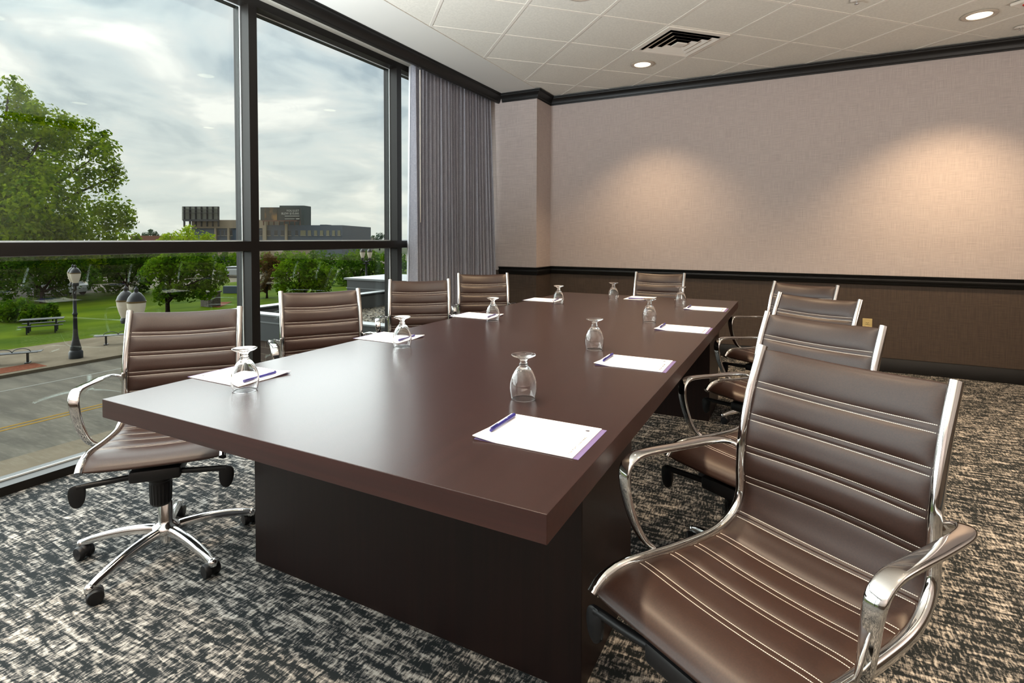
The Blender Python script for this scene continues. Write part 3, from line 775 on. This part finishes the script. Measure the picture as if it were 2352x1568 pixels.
LIFT = ('seat', 'backrest', 'side_rail', 'armrest', 'seat_spreader', 'back_bar', 'tilt_mechanism', 'paddle_lever', 'tension_knob', 'gas_lift')
allch = [chair0]+[copy_tree(chair0) for _ in CH[1:]]
for c, (x, y, a, dz, l) in zip(allch, CH):
    k = -OFF      # base sits 7 cm ahead of the fitted origin
    c.location = (x+math.cos(a)*k, y+math.sin(a)*k, 0); c.rotation_euler = (0, 0, a-PI/2)
    tag(c, l, 'chair', 'ribbed leather chairs around the conference table')
    for ch in kids(c):
        if ch.name.split('.')[0] in LIFT: ch.location = (0, 0, dz)

# ================================================================== OUTSIDE
GZ = -4.25
_srgb = srgb
def srgb(r, g, b):      # outdoor albedos are lower than their sunlit look
    c = _srgb(r, g, b); return (c[0]*0.6, c[1]*0.6, c[2]*0.6, 1)
asphalt = vary(mat('worn street concrete', srgb(112, 108, 100), 0.9), srgb(98, 93, 84), srgb(122, 116, 104), scale=(0.35, 1.6, 1), nscale=1.2, detail=8, bump=0.2, lo=0.35, hi=0.7)
concrete = vary(mat('pavement concrete', srgb(128, 116, 98), 0.9), srgb(118, 107, 90), srgb(134, 122, 104), nscale=0.8, detail=5)
brick_pave = vary(mat('red pavers', srgb(118, 68, 48), 0.9), srgb(108, 60, 42), srgb(128, 78, 56), nscale=9, detail=4)
yellow = mat('yellow road paint', srgb(150, 118, 50), 0.8)
whitep = mat('white road paint', srgb(150, 148, 140), 0.8)
lawn_m = vary(mat('mown grass', srgb(84, 106, 2), 0.95), srgb(60, 84, 2), srgb(96, 114, 6), scale=(1, 0.5, 1), nscale=0.35, detail=8, bump=0.3)
ground_m = vary(mat('distant ground', srgb(70, 84, 50), 0.95), srgb(62, 76, 44), srgb(96, 94, 78), nscale=0.08, detail=6)
lot_m = vary(mat('pale parking concrete', srgb(122, 114, 98), 0.9), srgb(112, 105, 90), srgb(128, 120, 104), nscale=0.2, detail=4)
bark = vary(mat('bark', srgb(50, 42, 34), 0.95), srgb(36, 30, 25), srgb(60, 50, 40), nscale=14, detail=5)
fascia_m = mat('dark metal fascia', srgb(34, 40, 42), 0.5)
coping_m = mat('silver coping', srgb(118, 122, 122), 0.45, 0.2)
parapet_m = vary(mat('grey parapet felt', srgb(92, 92, 90), 0.9), srgb(84, 84, 82), srgb(98, 98, 95), nscale=1.5, detail=4)
iron = mat('black cast iron', srgb(26, 28, 30), 0.5, 0.2)
globe_m = mat('frosted globe', _srgb(196, 186, 170), 0.35)
brass = mat('aged brass band', srgb(120, 98, 60), 0.4, 0.6)

def gmat(name, c1, c2):
    m = vary(mat(name, c1, 0.8), c1, c2, nscale=1.1, detail=5, lo=0.38, hi=0.62)
    t = m.node_tree; b = t.nodes['Principled BSDF']; o_ = [q for q in t.nodes if q.type == 'OUTPUT_MATERIAL'][0]
    tl = t.nodes.new('ShaderNodeBsdfTranslucent'); mxs = t.nodes.new('ShaderNodeMixShader'); mxs.inputs[0].default_value = 0.42
    src = b.inputs['Base Color'].links[0].from_socket; t.links.new(src, tl.inputs[0])
    t.links.new(b.outputs[0], mxs.inputs[1]); t.links.new(tl.outputs[0], mxs.inputs[2]); t.links.new(mxs.outputs[0], o_.inputs[0])
    return m
leaf_big = gmat('plane tree leaves', srgb(76, 110, 8), srgb(148, 172, 16))
leaf_dark = gmat('dark green leaves', srgb(44, 78, 16), srgb(84, 118, 22))
leaf_mid = gmat('green leaves', srgb(60, 98, 12), srgb(112, 144, 22))
leaf_lime = gmat('lime green leaves', srgb(120, 156, 8), srgb(176, 196, 22))
leaf_rust = gmat('rusty leaves', srgb(88, 62, 28), srgb(112, 92, 50))
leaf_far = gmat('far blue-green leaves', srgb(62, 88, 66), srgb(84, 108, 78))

for q_ in (asphalt, concrete, brick_pave, lawn_m, ground_m, lot_m, leaf_big, leaf_dark, leaf_mid, leaf_lime, leaf_rust, leaf_far, bark, yellow, whitep): q_.node_tree.nodes['Principled BSDF'].inputs['Specular IOR Level'].default_value = 0.02
def slab(name, x0, x1, y0, y1, z0, z1, m, label):
    o = MB().box(x0, x1, y0, y1, z0, z1).build(name, m); tag(o, label, kind='structure'); return o
slab('ground', -700, -30, -300, 900, GZ-0.5, GZ-0.02, ground_m, 'distant ground beyond the park')
slab('street', -27.2, -16.8, -120, 260, GZ-0.5, GZ, asphalt, 'worn grey street below the window')
slab('pavement', -33.2, -27.2, -120, 260, GZ-0.5, GZ+0.12, concrete, 'tan far pavement beside the park')
slab('pavement', -16.8, -3.6, -120, 260, GZ-0.5, GZ+0.12, concrete, 'pavement at the foot of the hotel')
slab('lawn', -60, -33.2, -60, 160, GZ-0.5, GZ+0.1, lawn_m, 'bright green lawn across the street')
slab('parking_lot', -115, -60, -20, 200, GZ-0.4, GZ+0.06, lot_m, 'pale concrete lot behind the park trees')
for (y0, y1) in ((-60, 10.9), (14.6, 19), (23, 30), (34, 44)):
    slab('brick_strip', -28.7, -27.55, y0, y1, GZ, GZ+0.126, brick_pave, 'red brick paver strip along the far kerb')
for dx in (0, 0.28): slab('lane_line', -19.9-dx, -19.78-dx, -100, 200, GZ, GZ+0.006, yellow, 'yellow double centre line of the street')
slab('lane_line', -24.95, -24.85, -100, 200, GZ, GZ+0.006, whitep, 'thin white lane line of the street')
pz = [on_z(x, y, GZ+0.11) for x, y in ((470, 703), (486, 694), (533, 693), (503, 706))]
o = MB().add([(p.x, p.y, GZ+0.05) for p in pz]+[(p.x, p.y, GZ+0.12) for p in pz], [(0, 3, 2, 1), (4, 5, 6, 7), (0, 1, 5, 4), (1, 2, 6, 5), (2, 3, 7, 6), (3, 0, 4, 7)]).build('plaza', brick_pave)
tag(o, 'small brick plaza in the lawn', kind='structure')

def foliage(name, m, lumps, n, size, parent, dens=None, seed=1):
    """lumps: (centre, radius). leaves scattered through the shells of the lumps"""
    r = random.Random(seed); vs = []; fs = []
    wts = [rad*rad for _, rad in lumps]; tot = sum(wts)
    for (c, rad), w in zip(lumps, wts):
        # secondary lumps make the outline bumpy
        subs = []
        for _ in range(9):
            d = Vector((r.gauss(0, 1), r.gauss(0, 1), r.gauss(0, 1))).normalized(); subs.append((c+d*rad*0.62, rad*r.uniform(0.34, 0.5)))
        subs.append((c, rad*0.8))
        k = max(6, int(n*w/tot))
        for i in range(k):
            cc, rr = subs[i % len(subs)]
            d = Vector((r.gauss(0, 1), r.gauss(0, 1), r.gauss(0, 1))).normalized()
            p = cc+d*rr*(r.random()**0.35)
            nn = (d+Vector((r.gauss(0, .55), r.gauss(0, .55), r.gauss(0, .55)+0.35))).normalized()
            a = nn.orthogonal().normalized(); a.rotate(Matrix.Rotation(r.uniform(0, 2*PI), 3, nn)); b = nn.cross(a)
            s = size*r.uniform(0.6, 1.25); q = len(vs)
            vs += [p-a*s, p-b*s*0.55+nn*s*0.12, p+a*s, p+b*s*0.55+nn*s*0.12]; fs.append((q, q+1, q+2, q+3))
    return MB().add(vs, fs).build(name, m, parent)
def tree(label, m, dep, px_lumps, n, leafpx, base, group='trees across the street', trunk=0.5, cat='tree', name='park_tree', seed=1, forks=5, spread=0.8):
    """px_lumps: (x, y, r) in the photograph; each gets its own depth around the trunk"""
    r = random.Random(seed+50)
    bx = at_depth(base, 600, dep); c0 = Vector((bx.x, bx.y, GZ))
    root = empty(name, c0); tag(root, label, cat, group)
    k = dep/FPX; L = []
    cxm = sum(p[0] for p in px_lumps)/len(px_lumps); W = max(abs(p[0]-cxm)+p[2] for p in px_lumps)*k
    for i, (x, y, rp) in enumerate(px_lumps):
        dd = r.uniform(-1, 1)*max(0.0, W-rp*k)*spread*0.7
        L.append((at_depth(x, y, dep+dd)-c0, rp*k*(dep+dd)/dep))
        if rp*k > 0.22*W:      # depth on the far side as well
            L.append((at_depth(x, y, dep-dd*0.8+rp*k*0.7)-c0, rp*k*0.9))
    foliage('foliage', m, L, n, leafpx*k, root, seed=seed)
    t = MB(); hh = max(l[0].z for l in L)*0.62
    lo_ = min(l[0].z for l in L)
    sect = [(math.cos(2*PI*q/9), math.sin(2*PI*q/9)) for q in range(9)]
    fork = min(hh*0.55, max(lo_*0.7, hh*0.3))
    t.sweep([(0, 0, -0.1), (trunk*.1, 0, fork*0.5), (0, 0, fork)], sect, up=(1, 0, 0), scales=[(trunk*1.2,)*2, (trunk*.85,)*2, (trunk*.8,)*2])
    for i in range(forks):
        l = L[(i*2) % len(L)][0]; mid = Vector((l.x*.35, l.y*.35, fork+(l.z-fork)*.55))
        t.sweep([(0, 0, fork*0.97), mid, tuple(l)], sect, up=(1, 0.1, 0), scales=[(trunk*.6,)*2, (trunk*.35,)*2, (trunk*.12,)*2])
    t.build('trunk', bark, root, smooth=True)
    return root
tree('huge leafy tree filling the upper left of the view, taller than everything outside', leaf_big, 50,
     [(20, 215, 45), (60, 235, 30), (110, 290, 60), (60, 330, 110), (180, 290, 40), (205, 370, 75), (245, 320, 26), (262, 405, 40), (262, 480, 52), (100, 470, 130), (0, 400, 120), (235, 535, 62), (298, 510, 24), (150, 560, 100), (30, 560, 100), (-90, 330, 140), (-110, 500, 150), (-60, 250, 60), (300, 545, 22)],
     44000, 5.6, -10, trunk=0.55, seed=3)
tree('dark tree below the huge tree at the left edge of the lawn', leaf_dark, 44, [(110, 650, 52), (60, 620, 50), (160, 615, 46), (10, 610, 50), (205, 640, 36), (30, 655, 40)], 3800, 5, 95, trunk=0.18, seed=4)
tree('dark green tree behind the two near lamp globes', leaf_dark, 52, [(290, 610, 46), (340, 600, 42), (250, 640, 40), (325, 645, 32), (230, 600, 40)], 3000, 5, 290, trunk=0.18, seed=5)
tree('spreading green tree above the nearest window-side chair', leaf_mid, 37, [(400, 612, 50), (450, 600, 48), (490, 630, 36), (360, 630, 44), (430, 655, 44), (385, 675, 34), (475, 668, 28)], 5000, 5, 383, trunk=0.16, seed=6)
tree('layered green tree seen through the second window above a chair', leaf_mid, 38, [(690, 605, 34), (655, 625, 30), (728, 620, 34), (700, 645, 36), (755, 632, 26), (645, 655, 22), (735, 660, 26), (680, 672, 24)], 4200, 4.5, 686, trunk=0.13, seed=7)
tree('small rusty-leaved tree at the left of the second window', leaf_rust, 48, [(610, 600, 24), (622, 628, 26), (604, 655, 22), (640, 610, 16)], 1300, 4.5, 612, trunk=0.1, seed=8)
tree('dark tree behind the far double street lamp', leaf_dark, 62, [(800, 612, 36), (845, 606, 34), (880, 622, 28), (780, 645, 30), (830, 648, 30), (865, 655, 24)], 2600, 4.5, 820, trunk=0.2, seed=9)
tree('lime green tree in front of the grey building, under the bare billboard back', leaf_lime, 95, [(420, 545, 28), (388, 552, 24), (455, 552, 26), (432, 530, 18), (478, 550, 20), (365, 556, 12), (410, 575, 36), (450, 580, 34)], 2600, 3.4, 425, trunk=0.3, seed=10)
labs = ['leftmost', 'second', 'third', 'fourth', 'fifth', 'sixth', 'seventh', 'eighth', 'ninth', 'tenth', 'eleventh', 'last']
for i in range(12):
    x = -20+84*i
    tree('hazy green tree of the back row, %s counted from the left' % labs[i], leaf_mid if i % 3 else leaf_dark, 76+4*(i % 3), [(x, 596, 30), (x+34, 600, 28), (x-30, 602, 28), (x+6, 618, 30)], 900, 4.5, x, trunk=0.2, seed=20+i, group='back row of park trees', forks=3)
for i, (x, y, r0, w) in enumerate(((345, 534, 9, 'left of the lime tree'), (812, 541, 11, 'directly right of the grey building'), (842, 545, 9, 'in the gap right of the grey building'), (872, 542, 11, 'at the right end of the far skyline'))):
    tree('distant blue-green tree clump on the skyline '+w, leaf_far, 235, [(x, y, r0), (x-12, y+6, r0*.9), (x+13, y+5, r0*.9), (x, y+14, r0)], 650, 2.2, x, trunk=0.3, seed=40+i, group='skyline trees', forks=3)
for i, (x, y, r0, w) in enumerate(((14, 712, 26, 'leftmost'), (52, 706, 28, 'second from the left'), (88, 716, 22, 'beside the lamp post'), (118, 706, 15, 'just left of the tall lamp'))):
    tree('rounded green shrub on the lawn, '+w, leaf_mid, 34, [(x, y, r0), (x+8, y+14, r0*.8), (x-9, y+12, r0*.8)], 1100, 3.6, x, trunk=0.04, seed=60+i, group='shrubs on the lawn', cat='shrub', name='shrub', forks=2, spread=.4)

# street lamps
def street_lamp():
    root = empty('street_lamp')
    MB().lathe([(0, 0), (0.26, 0), (0.26, 0.28), (0.20, 0.36), (0.21, 0.42), (0.13, 0.80), (0.10, 1.0), (0.085, 1.3), (0.075, 1.9), (0.095, 1.93), (0.095, 2.0), (0.07, 2.03), (0.062, 3.0), (0.09, 3.05), (0.09, 3.1), (0, 3.12)], n=20).build('post', iron, root, smooth=True, autosmooth=40)
    a = MB().tube([(-0.27, 0, 3.28), (-0.24, 0, 3.12), (0, 0, 3.0), (0.24, 0, 3.12), (0.27, 0, 3.28)], 0.045, 10, up=(0, 1, 0)); a.box(-0.25, 0.25, -0.02, 0.02, 2.88, 2.96)
    a.build('crossarm', iron, root, smooth=True, autosmooth=40)
    for s in (-1, 1):
        MB().lathe([(0, 3.22), (0.11, 3.22), (0.13, 3.30), (0.11, 3.36), (0, 3.36)], c=(s*.27, 0, 0), n=18).build('globe_holder', iron, root, smooth=True, autosmooth=40)
        gl_ = MB().lathe([(0, 3.35), (0.10, 3.35), (0.15, 3.50), (0.19, 3.66), (0.20, 3.78), (0, 3.78)], c=(s*.27, 0, 0), n=22).build('globe', globe_m, root, smooth=True, autosmooth=50)
        MB().lathe([(0, 3.77), (0.207, 3.77), (0.207, 3.81), (0, 3.82)], c=(s*.27, 0, 0), n=22).build('brass_band', brass, gl_)
        MB().lathe([(0, 3.80), (0.20, 3.81), (0.17, 3.90), (0.10, 4.0), (0.05, 4.03), (0.04, 4.08), (0.05, 4.1), (0.015, 4.15), (0, 4.19)], c=(s*.27, 0, 0), n=22).build('cap', iron, gl_, smooth=True, autosmooth=40)
    return root
l1 = street_lamp(); l1.location = (-28.25, 12.22, GZ+0.12); l1.rotation_euler = (0, 0, math.radians(-15)); tag(l1, 'tall black double street lamp standing on the far pavement', 'street lamp', 'black street lamps')
p = at_depth(301, 690, 13.4); l2 = copy_tree(l1); l2.location = (p.x, p.y, GZ+0.12); l2.rotation_euler = (0, 0, math.radians(-4)); tag(l2, 'near street lamp, two globes just above the nearest window-side chair', 'street lamp', 'black street lamps')
p = at_depth(841, 600, 41); l3 = copy_tree(l1); l3.location = (p.x, p.y, GZ+0.62); l3.rotation_euler = (0, 0, math.radians(27)); tag(l3, 'far double street lamp above the dark roof box in the second window', 'street lamp', 'black street lamps')
# plinth that the far lamp stands on
# benches
def bench():
    root = empty('park_bench')
    s = MB()
    for k in range(7): s.rbox((0, -0.21+0.07*k, 0.46), (1.75, 0.055, 0.03), bev=0.006)
    s.rbox((-0.92, 0, 0.475), (0.12, 0.44, 0.02)); s.rbox((0.92, 0, 0.475), (0.12, 0.44, 0.02)); s.build('seat', iron, root)
    for x in (-0.5, 0.5):
        MB().rbox((x, 0, 0.22), (0.08, 0.10, 0.46), bev=0.01).rbox((x, 0, 0.02), (0.16, 0.4, 0.04), bev=0.01).build('leg', iron, root)
    for x in (-0.3, 0.3):
        MB().tube([(x+0.30*math.cos(a), 0, 0.46+0.17*math.sin(a)) for a in [PI*k/12 for k in range(13)]], 0.016, 8, up=(0, 1, 0)).build('hoop', iron, root)
    return root
b1 = bench(); p = on_z(28, 836, GZ+.12); b1.location = (p.x, p.y, GZ+.12); b1.rotation_euler = (0, 0, math.radians(58)); tag(b1, 'black backless bench at the left edge of the far pavement', 'bench', 'benches on the far pavement')
b2 = copy_tree(b1); p = on_z(272, 789, GZ+.12); b2.location = (p.x, p.y, GZ+.12); tag(b2, 'black backless bench partly hidden behind the nearest window-side chair', 'bench', 'benches on the far pavement')
# picnic table
pt = empty('picnic_table'); p = on_z(98, 762, GZ+.1); pt.location = (p.x, p.y, GZ+.1); pt.rotation_euler = (0, 0, 1.1); tag(pt, 'dark picnic table in the shade of the lawn shrubs', 'picnic table')
MB().rbox((0, 0, .74), (1.9, .8, .05), bev=.01).build('tabletop', iron, pt)
for s in (-1, 1):
    MB().rbox((0, s*.72, .44), (1.9, .28, .04), bev=.01).build('seat', iron, pt)
    MB().rbox((s*.6, 0, .37), (.08, .12, .74)).rbox((s*.6, 0, .40), (.06, 1.5, .05)).rbox((s*.6, .7, .2), (.06, .06, .42)).rbox((s*.6, -.7, .2), (.06, .06, .42)).build('leg', iron, pt)
# stone pier in the park
p = on_z(484, 703, GZ+.1); sp2 = MB().rbox((0, 0, .55), (1.0, 1.0, 1.1), bev=.02).rbox((0, 0, 1.14), (1.15, 1.15, .1), bev=.02).build('stone_pier', vary(mat('rubble stone', srgb(96, 88, 78), .9), srgb(80, 72, 62), srgb(112, 102, 90), nscale=6, detail=4)); sp2.location = (p.x, p.y, GZ+.1)
tag(sp2, 'square stone pier by the small brick plaza', 'pier')

# lower wing of the hotel
def brick_mat():
    m = mat('brown brick', srgb(84, 66, 54), 0.9); t = m.node_tree; b = t.nodes['Principled BSDF']
    tcn = t.nodes.new('ShaderNodeTexCoord'); mp = t.nodes.new('ShaderNodeMapping'); mp.inputs['Rotation'].default_value = (PI/2, 0, 0)
    bt = t.nodes.new('ShaderNodeTexBrick'); bt.inputs['Scale'].default_value = 1.0; bt.inputs['Brick Width'].default_value = 0.6; bt.inputs['Row Height'].default_value = 0.2; bt.inputs['Mortar Size'].default_value = 0.012
    bt.inputs['Color1'].default_value = srgb(84, 66, 54); bt.inputs['Color2'].default_value = srgb(74, 58, 47); bt.inputs['Mortar'].default_value = srgb(110, 98, 84)
    t.links.new(tcn.outputs['Object'], mp.inputs[0]); t.links.new(mp.outputs[0], bt.inputs['Vector']); t.links.new(bt.outputs[0], b.inputs['Base Color']); return m
brick = brick_mat()
wg = empty('hotel_wing', (0, 0, 0)); tag(wg, 'low flat-roofed hotel wing of brick, dark fascia and silver coping outside the second window', 'building')
wx0, wx1, wy0, wy1 = -15.6, -3.7, 10.6, 34
MB().box(wx0+.1, wx1, wy0+.1, wy1, GZ, -1.7).build('brick_wall', brick, wg)
f = MB(); f.box(wx0, wx1, wy0, wy0+.3, -1.78, -1.03); f.box(wx0, wx0+.3, wy0+.3, wy1, -1.78, -1.03); f.build('fascia', fascia_m, wg)
f = MB(); f.box(wx0-.02, wx1, wy0-.03, wy0-.0, -1.24, -1.21); f.build('fascia_trim', coping_m, wg)
f = MB(); f.box(wx0-.04, wx1, wy0-.04, wy0+.34, -1.03, -.99); f.box(wx0-.04, wx0+.42, wy0+.34, wy1, -1.03, -.99); f.build('coping', coping_m, wg)
MB().box(wx0+.3, wx0+.36, wy0+.34, wy1, -1.62, -1.1).build('parapet_lining', parapet_m, wg)
gv = vary(mat('river gravel', srgb(120, 108, 88), 0.9), srgb(60, 52, 42), srgb(150, 138, 116), nscale=9, detail=3, lo=.42, hi=.58, bump=1.0, bdist=0.06)
gm = MB(); rr = random.Random(5); gm.box(wx0+.36, wx1, wy0+.3, wy1, -1.69, -1.60)
for _ in range(2600):
    x, y = rr.uniform(-15.2, -6.5), rr.uniform(12, 21); s = rr.uniform(.035, .075); a = rr.uniform(0, PI)
    q = Matrix.Rotation(a, 4, 'Z'); vs = [Vector(v_)*s for v_ in ((1, 0, 0), (-.9, .1, 0), (0, .7, .1), (.1, -.7, 0), (0, .1, .55), (0, 0, -.4))]
    gm.add([(q@v_)+Vector((x, y, -1.585)) for v_ in vs], [(0, 2, 4), (2, 1, 4), (1, 3, 4), (3, 0, 4)])
o = gm.build('roof_gravel', gv); tag(o, 'tan river gravel covering the low roof outside', 'gravel', kind='stuff')
pb = empty('roof_box', (0, 0, 0)); tag(pb, 'dark flat box with silver top rising behind the gravel roof', 'building')
MB().box(-18.1, -8, 18.35, 21.4, GZ, -.66).build('body', fascia_m, pb)
MB().box(-18.2, -8, 18.25, 21.5, -.66, -.58).build('coping', coping_m, pb)
MB().box(-18.13, -8, 18.31, 18.35, -1.05, -1.02).build('trim_line', coping_m, pb)

# distant building with billboards
srgb = _srgb      # the far buildings face away from the light
DB = 150.0; KB = DB/FPX
def P150(x, y, dd=0.0): return at_depth(x, y, DB+dd)
def quadbox(mb, x0, y0, x1, y1, d0, d1):
    """block whose front face covers the given part of the view at depth d0 and which runs back to d1"""
    a = [P150(x0, y1, d0), P150(x1, y1, d0), P150(x1, y0, d0), P150(x0, y0, d0)]
    bk = f_*(d1-d0); fl = Vector((bk.x, bk.y, 0))
    b = [q+fl for q in a]
    mb.add(a+b, [(0, 1, 2, 3), (7, 6, 5, 4), (0, 4, 5, 1), (1, 5, 6, 2), (2, 6, 7, 3), (3, 7, 4, 0)]); return mb
gb = mat('slate blue render', srgb(72, 82, 94), .85); tan = mat('tan render', srgb(134, 122, 104), .85); wdark = mat('dark window', srgb(44, 46, 50), .4); wblind = mat('window blinds', srgb(112, 108, 84), .7); sill_m = mat('window sill', srgb(134, 130, 120), .8)
bd = empty('office_building', (0, 0, 0)); tag(bd, 'long slate blue and tan office building on the horizon', 'building')
yb_ = 548+5.5*FPX/DB
quadbox(MB(), 600, 517, 786, yb_, 0, 30).build('wall', gb, bd)
quadbox(MB(), 440, 524, 600, yb_, 0, 30).build('wall', gb, bd)
quadbox(MB(), 440, 505, 611, 524, -.4, 30).build('upper_wall', tan, bd)
for x0, x1, y0 in ((603, 611, 515), (654, 659, 514), (492, 496, 523), (522, 526, 523)):
    quadbox(MB(), x0, y0, x1, yb_, -.6, 0).build('pilaster', tan, bd)
for i, (x0, x1) in enumerate(((596, 602), (613, 621), (630, 637), (645, 652), (662, 668), (678, 684), (690, 702), (707, 714), (721.5, 728), (735, 742), (749.5, 756), (763, 769), (775.5, 781.5), (498, 504), (508, 513), (517, 521), (528, 533))):
    w_ = quadbox(MB(), x0, 529, x1, 540.5, -.08, .1).build('window', wblind if 6 <= i <= 12 else wdark, bd)
    quadbox(MB(), x0-.8, 540.5, x1+.8, 541.6, -.3, .1).build('sill', sill_m, w_)
quadbox(MB(), 735, 515.6, 750, 517.4, 4, 8).build('roof_unit', gb, bd)
# billboards
bb = empty('billboard', (0, 0, 0)); tag(bb, 'dark rooftop billboard with white headline lettering, seen from the front', 'billboard')
bdark = mat('dark billboard', srgb(44, 48, 46), .7)
def ad_mat():
    m = mat('billboard print', srgb(36, 38, 36), .7); t = m.node_tree; b = t.nodes['Principled BSDF']
    tcn = t.nodes.new('ShaderNodeTexCoord'); sp_ = t.nodes.new('ShaderNodeTexNoise'); sp_.inputs['Scale'].default_value = 0.35; sp_.inputs['Detail'].default_value = 4
    rp = t.nodes.new('ShaderNodeValToRGB'); rp.color_ramp.elements[0].position = .45; rp.color_ramp.elements[0].color = srgb(40, 36, 30); rp.color_ramp.elements[1].position = .65; rp.color_ramp.elements[1].color = srgb(124, 92, 48)
    t.links.new(tcn.outputs['Object'], sp_.inputs['Vector']); t.links.new(sp_.outputs[0], rp.inputs[0]); t.links.new(rp.outputs[0], b.inputs['Base Color']); return m
adm = ad_mat(); wtxt = mat('white lettering', srgb(168, 168, 160), .7)
quadbox(MB(), 598, 476, 690, 506, -2, -1.4).build('panel', bdark, bb)
quadbox(MB(), 608, 477, 636, 505.5, -2.08, -1.9).build('printed_picture', adm, bb)
BR = Matrix(((RGT.x, -DWN.x, -f_.x), (RGT.y, -DWN.y, -f_.y), (RGT.z, -DWN.z, -f_.z)))
def board_text(body, x, y, px, parent):
    me = text_mesh(body, px*KB*1.25, wtxt, ext=0.01, align='RIGHT'); o = bpy.data.objects.new('lettering', me); COL.objects.link(o); o.parent = parent
    o.matrix_world = Matrix.Translation(P150(x, y, -2.15)) @ BR.to_4x4(); return o
board_text('YOU JUST', 687, 484, 5.2, bb); board_text('BLEW $10,000.', 688, 490.5, 5.2, bb)
q = MB(); quadbox(q, 654, 495.5, 687.5, 496.7, -2.2, -2.05); quadbox(q, 654, 502, 676, 503, -2.2, -2.05); quadbox(q, 680, 501.5, 687.5, 503.2, -2.2, -2.05); q.build('small_print', wtxt, bb)
q = MB(); quadbox(q, 602, 506, 682, 508, -2.4, -1.2)
for x in range(604, 690, 12): quadbox(q, x, 506, x+1, 517, -1.9, -1.5)
q.build('catwalk', mat('rusty steel', srgb(92, 60, 46), .8), bb)
tw = quadbox(MB(), 642, 472, 699, 518, 2, 7); o = tw.build('roof_tower', mat('dark green-grey cladding', srgb(52, 62, 62), .8)); tag(o, 'dark boxy roof tower behind the front-facing billboard', 'tower')
b2_ = empty('billboard', (0, 0, 0)); tag(b2_, 'rooftop billboard seen from behind, an open steel lattice', 'billboard')
steel = mat('dark steel', srgb(40, 40, 42), .7); back_m = mat('grey panel backs', srgb(134, 136, 126), .8)
quadbox(MB(), 418, 474, 502, 506, -.8, -.5).build('panel', back_m, b2_)
for k in range(7):
    x = 421+13.1*k
    quadbox(MB(), x, 474.5, x+1.8, 520, -1.5, -.9).build('upright', steel, b2_)
for y in (474, 481, 488.5): quadbox(MB(), 419, y, 502, y+.9, -1.8, -1.5).build('rail', steel, b2_)
quadbox(MB(), 420, 503.5, 502, 508, -2.0, -1.5).build('catwalk', steel, b2_)
# roof / low buildings beyond the trees
lb = empty('low_building', (0, 0, 0)); p0 = at_depth(338, 545, 130); tag(lb, 'low red-brown brick building on the skyline left of the lime tree', 'building')
def block(mb, x0, x1, ytop, dep, thick):
    a = at_depth(x0, ytop, dep); b = at_depth(x1, ytop, dep); n_ = Vector((f_.x, f_.y, 0)).normalized()*thick
    vs = [Vector((a.x, a.y, GZ)), Vector((b.x, b.y, GZ)), Vector((b.x, b.y, a.z)), Vector((a.x, a.y, a.z))]; vs += [v_+n_ for v_ in vs]
    mb.add(vs, [(0, 1, 2, 3), (7, 6, 5, 4), (0, 4, 5, 1), (1, 5, 6, 2), (2, 6, 7, 3), (3, 7, 4, 0)]); return mb
block(MB(), 300, 372, 541, 130, 12).build('wall', mat('red brick', srgb(112, 70, 52), .9), lb)
block(MB(), 298, 374, 538.5, 129.8, 12.4).build('roof', tan, lb) if False else None
pk = empty('parking_building', (0, 0, 0)); tag(pk, 'pale beige parking structure at the left of the second window', 'building')
block(MB(), 500, 655, 576, 93, 14).build('wall', tan, pk)
for k, (x0, x1) in enumerate(((626, 648), (506, 550))):
    w_ = MB(); a = at_depth(x0, 587, 92.9); b = at_depth(x1, 587, 92.9); h_ = 1.1
    w_.add([a, b, b-Vector((0, 0, h_)), a-Vector((0, 0, h_))]+[v_+f_*0.15 for v_ in (a, b, b-Vector((0, 0, h_)), a-Vector((0, 0, h_)))], [(0, 1, 2, 3), (7, 6, 5, 4), (0, 4, 5, 1), (1, 5, 6, 2), (2, 6, 7, 3), (3, 7, 4, 0)]).build('opening', wdark, pk)
lw = empty('long_store', (0, 0, 0)); tag(lw, 'long low pale building on the skyline right of the office building', 'building')
block(MB(), 787, 840, 546.5, 200, 10).build('wall', tan, lw)
block(MB(), 786, 841, 545.3, 199.8, 10.4).build('roof', sill_m, lw)
dwl = empty('park_wall', (0, 0, 0)); tag(dwl, 'dark blue-grey low wall beyond the brick plaza', 'wall')
block(MB(), 512, 580, 657, 52, .4).build('wall_face', gb, dwl)
# parked car
def car():
    root = empty('parked_car'); body = MB()
    prof = [(-2.2, .35), (-2.25, .75), (-1.9, .95), (-1.3, 1.0), (-.7, 1.45), (.9, 1.5), (1.6, 1.05), (2.1, .95), (2.25, .7), (2.2, .35)]
    n = len(prof); vs = [(x, s*(.88 if z < 1.1 else .72), z) for s in (-1, 1) for x, z in prof]
    body.add(vs, [tuple(range(n)), tuple(range(2*n-1, n-1, -1))]+[(k, (k+1) % n, n+(k+1) % n, n+k) for k in range(n)])
    body.build('body', mat('white car paint', srgb(170, 172, 174), .3), root)
    MB().box(-.95, 1.25, -.81, .81, 1.05, 1.36).build('windows', wdark, root)
    for x in (-1.4, 1.4):
        for s in (-1, 1):
            MB().lathe([(0, -.1), (.3, -.1), (.33, -.06), (.33, .06), (.3, .1), (0, .1)], c=(x, s*.8, .33), n=20, mtx=Matrix.Rotation(PI/2, 4, 'X')).build('wheel', blackpl, root)
    return root
c1 = car(); p = at_depth(538, 615, 74); c1.location = (p.x, p.y, GZ+.06); c1.rotation_euler = (0, 0, .5); tag(c1, 'white car parked in front of the beige structure, left of the dark mullion', 'car', 'parked cars')
c2 = copy_tree(c1); p = at_depth(140, 680, 50); c2.location = (p.x, p.y, GZ+.1); c2.rotation_euler = (0, 0, .4); tag(c2, 'white car glimpsed under the dark park tree at the left', 'car', 'parked cars')
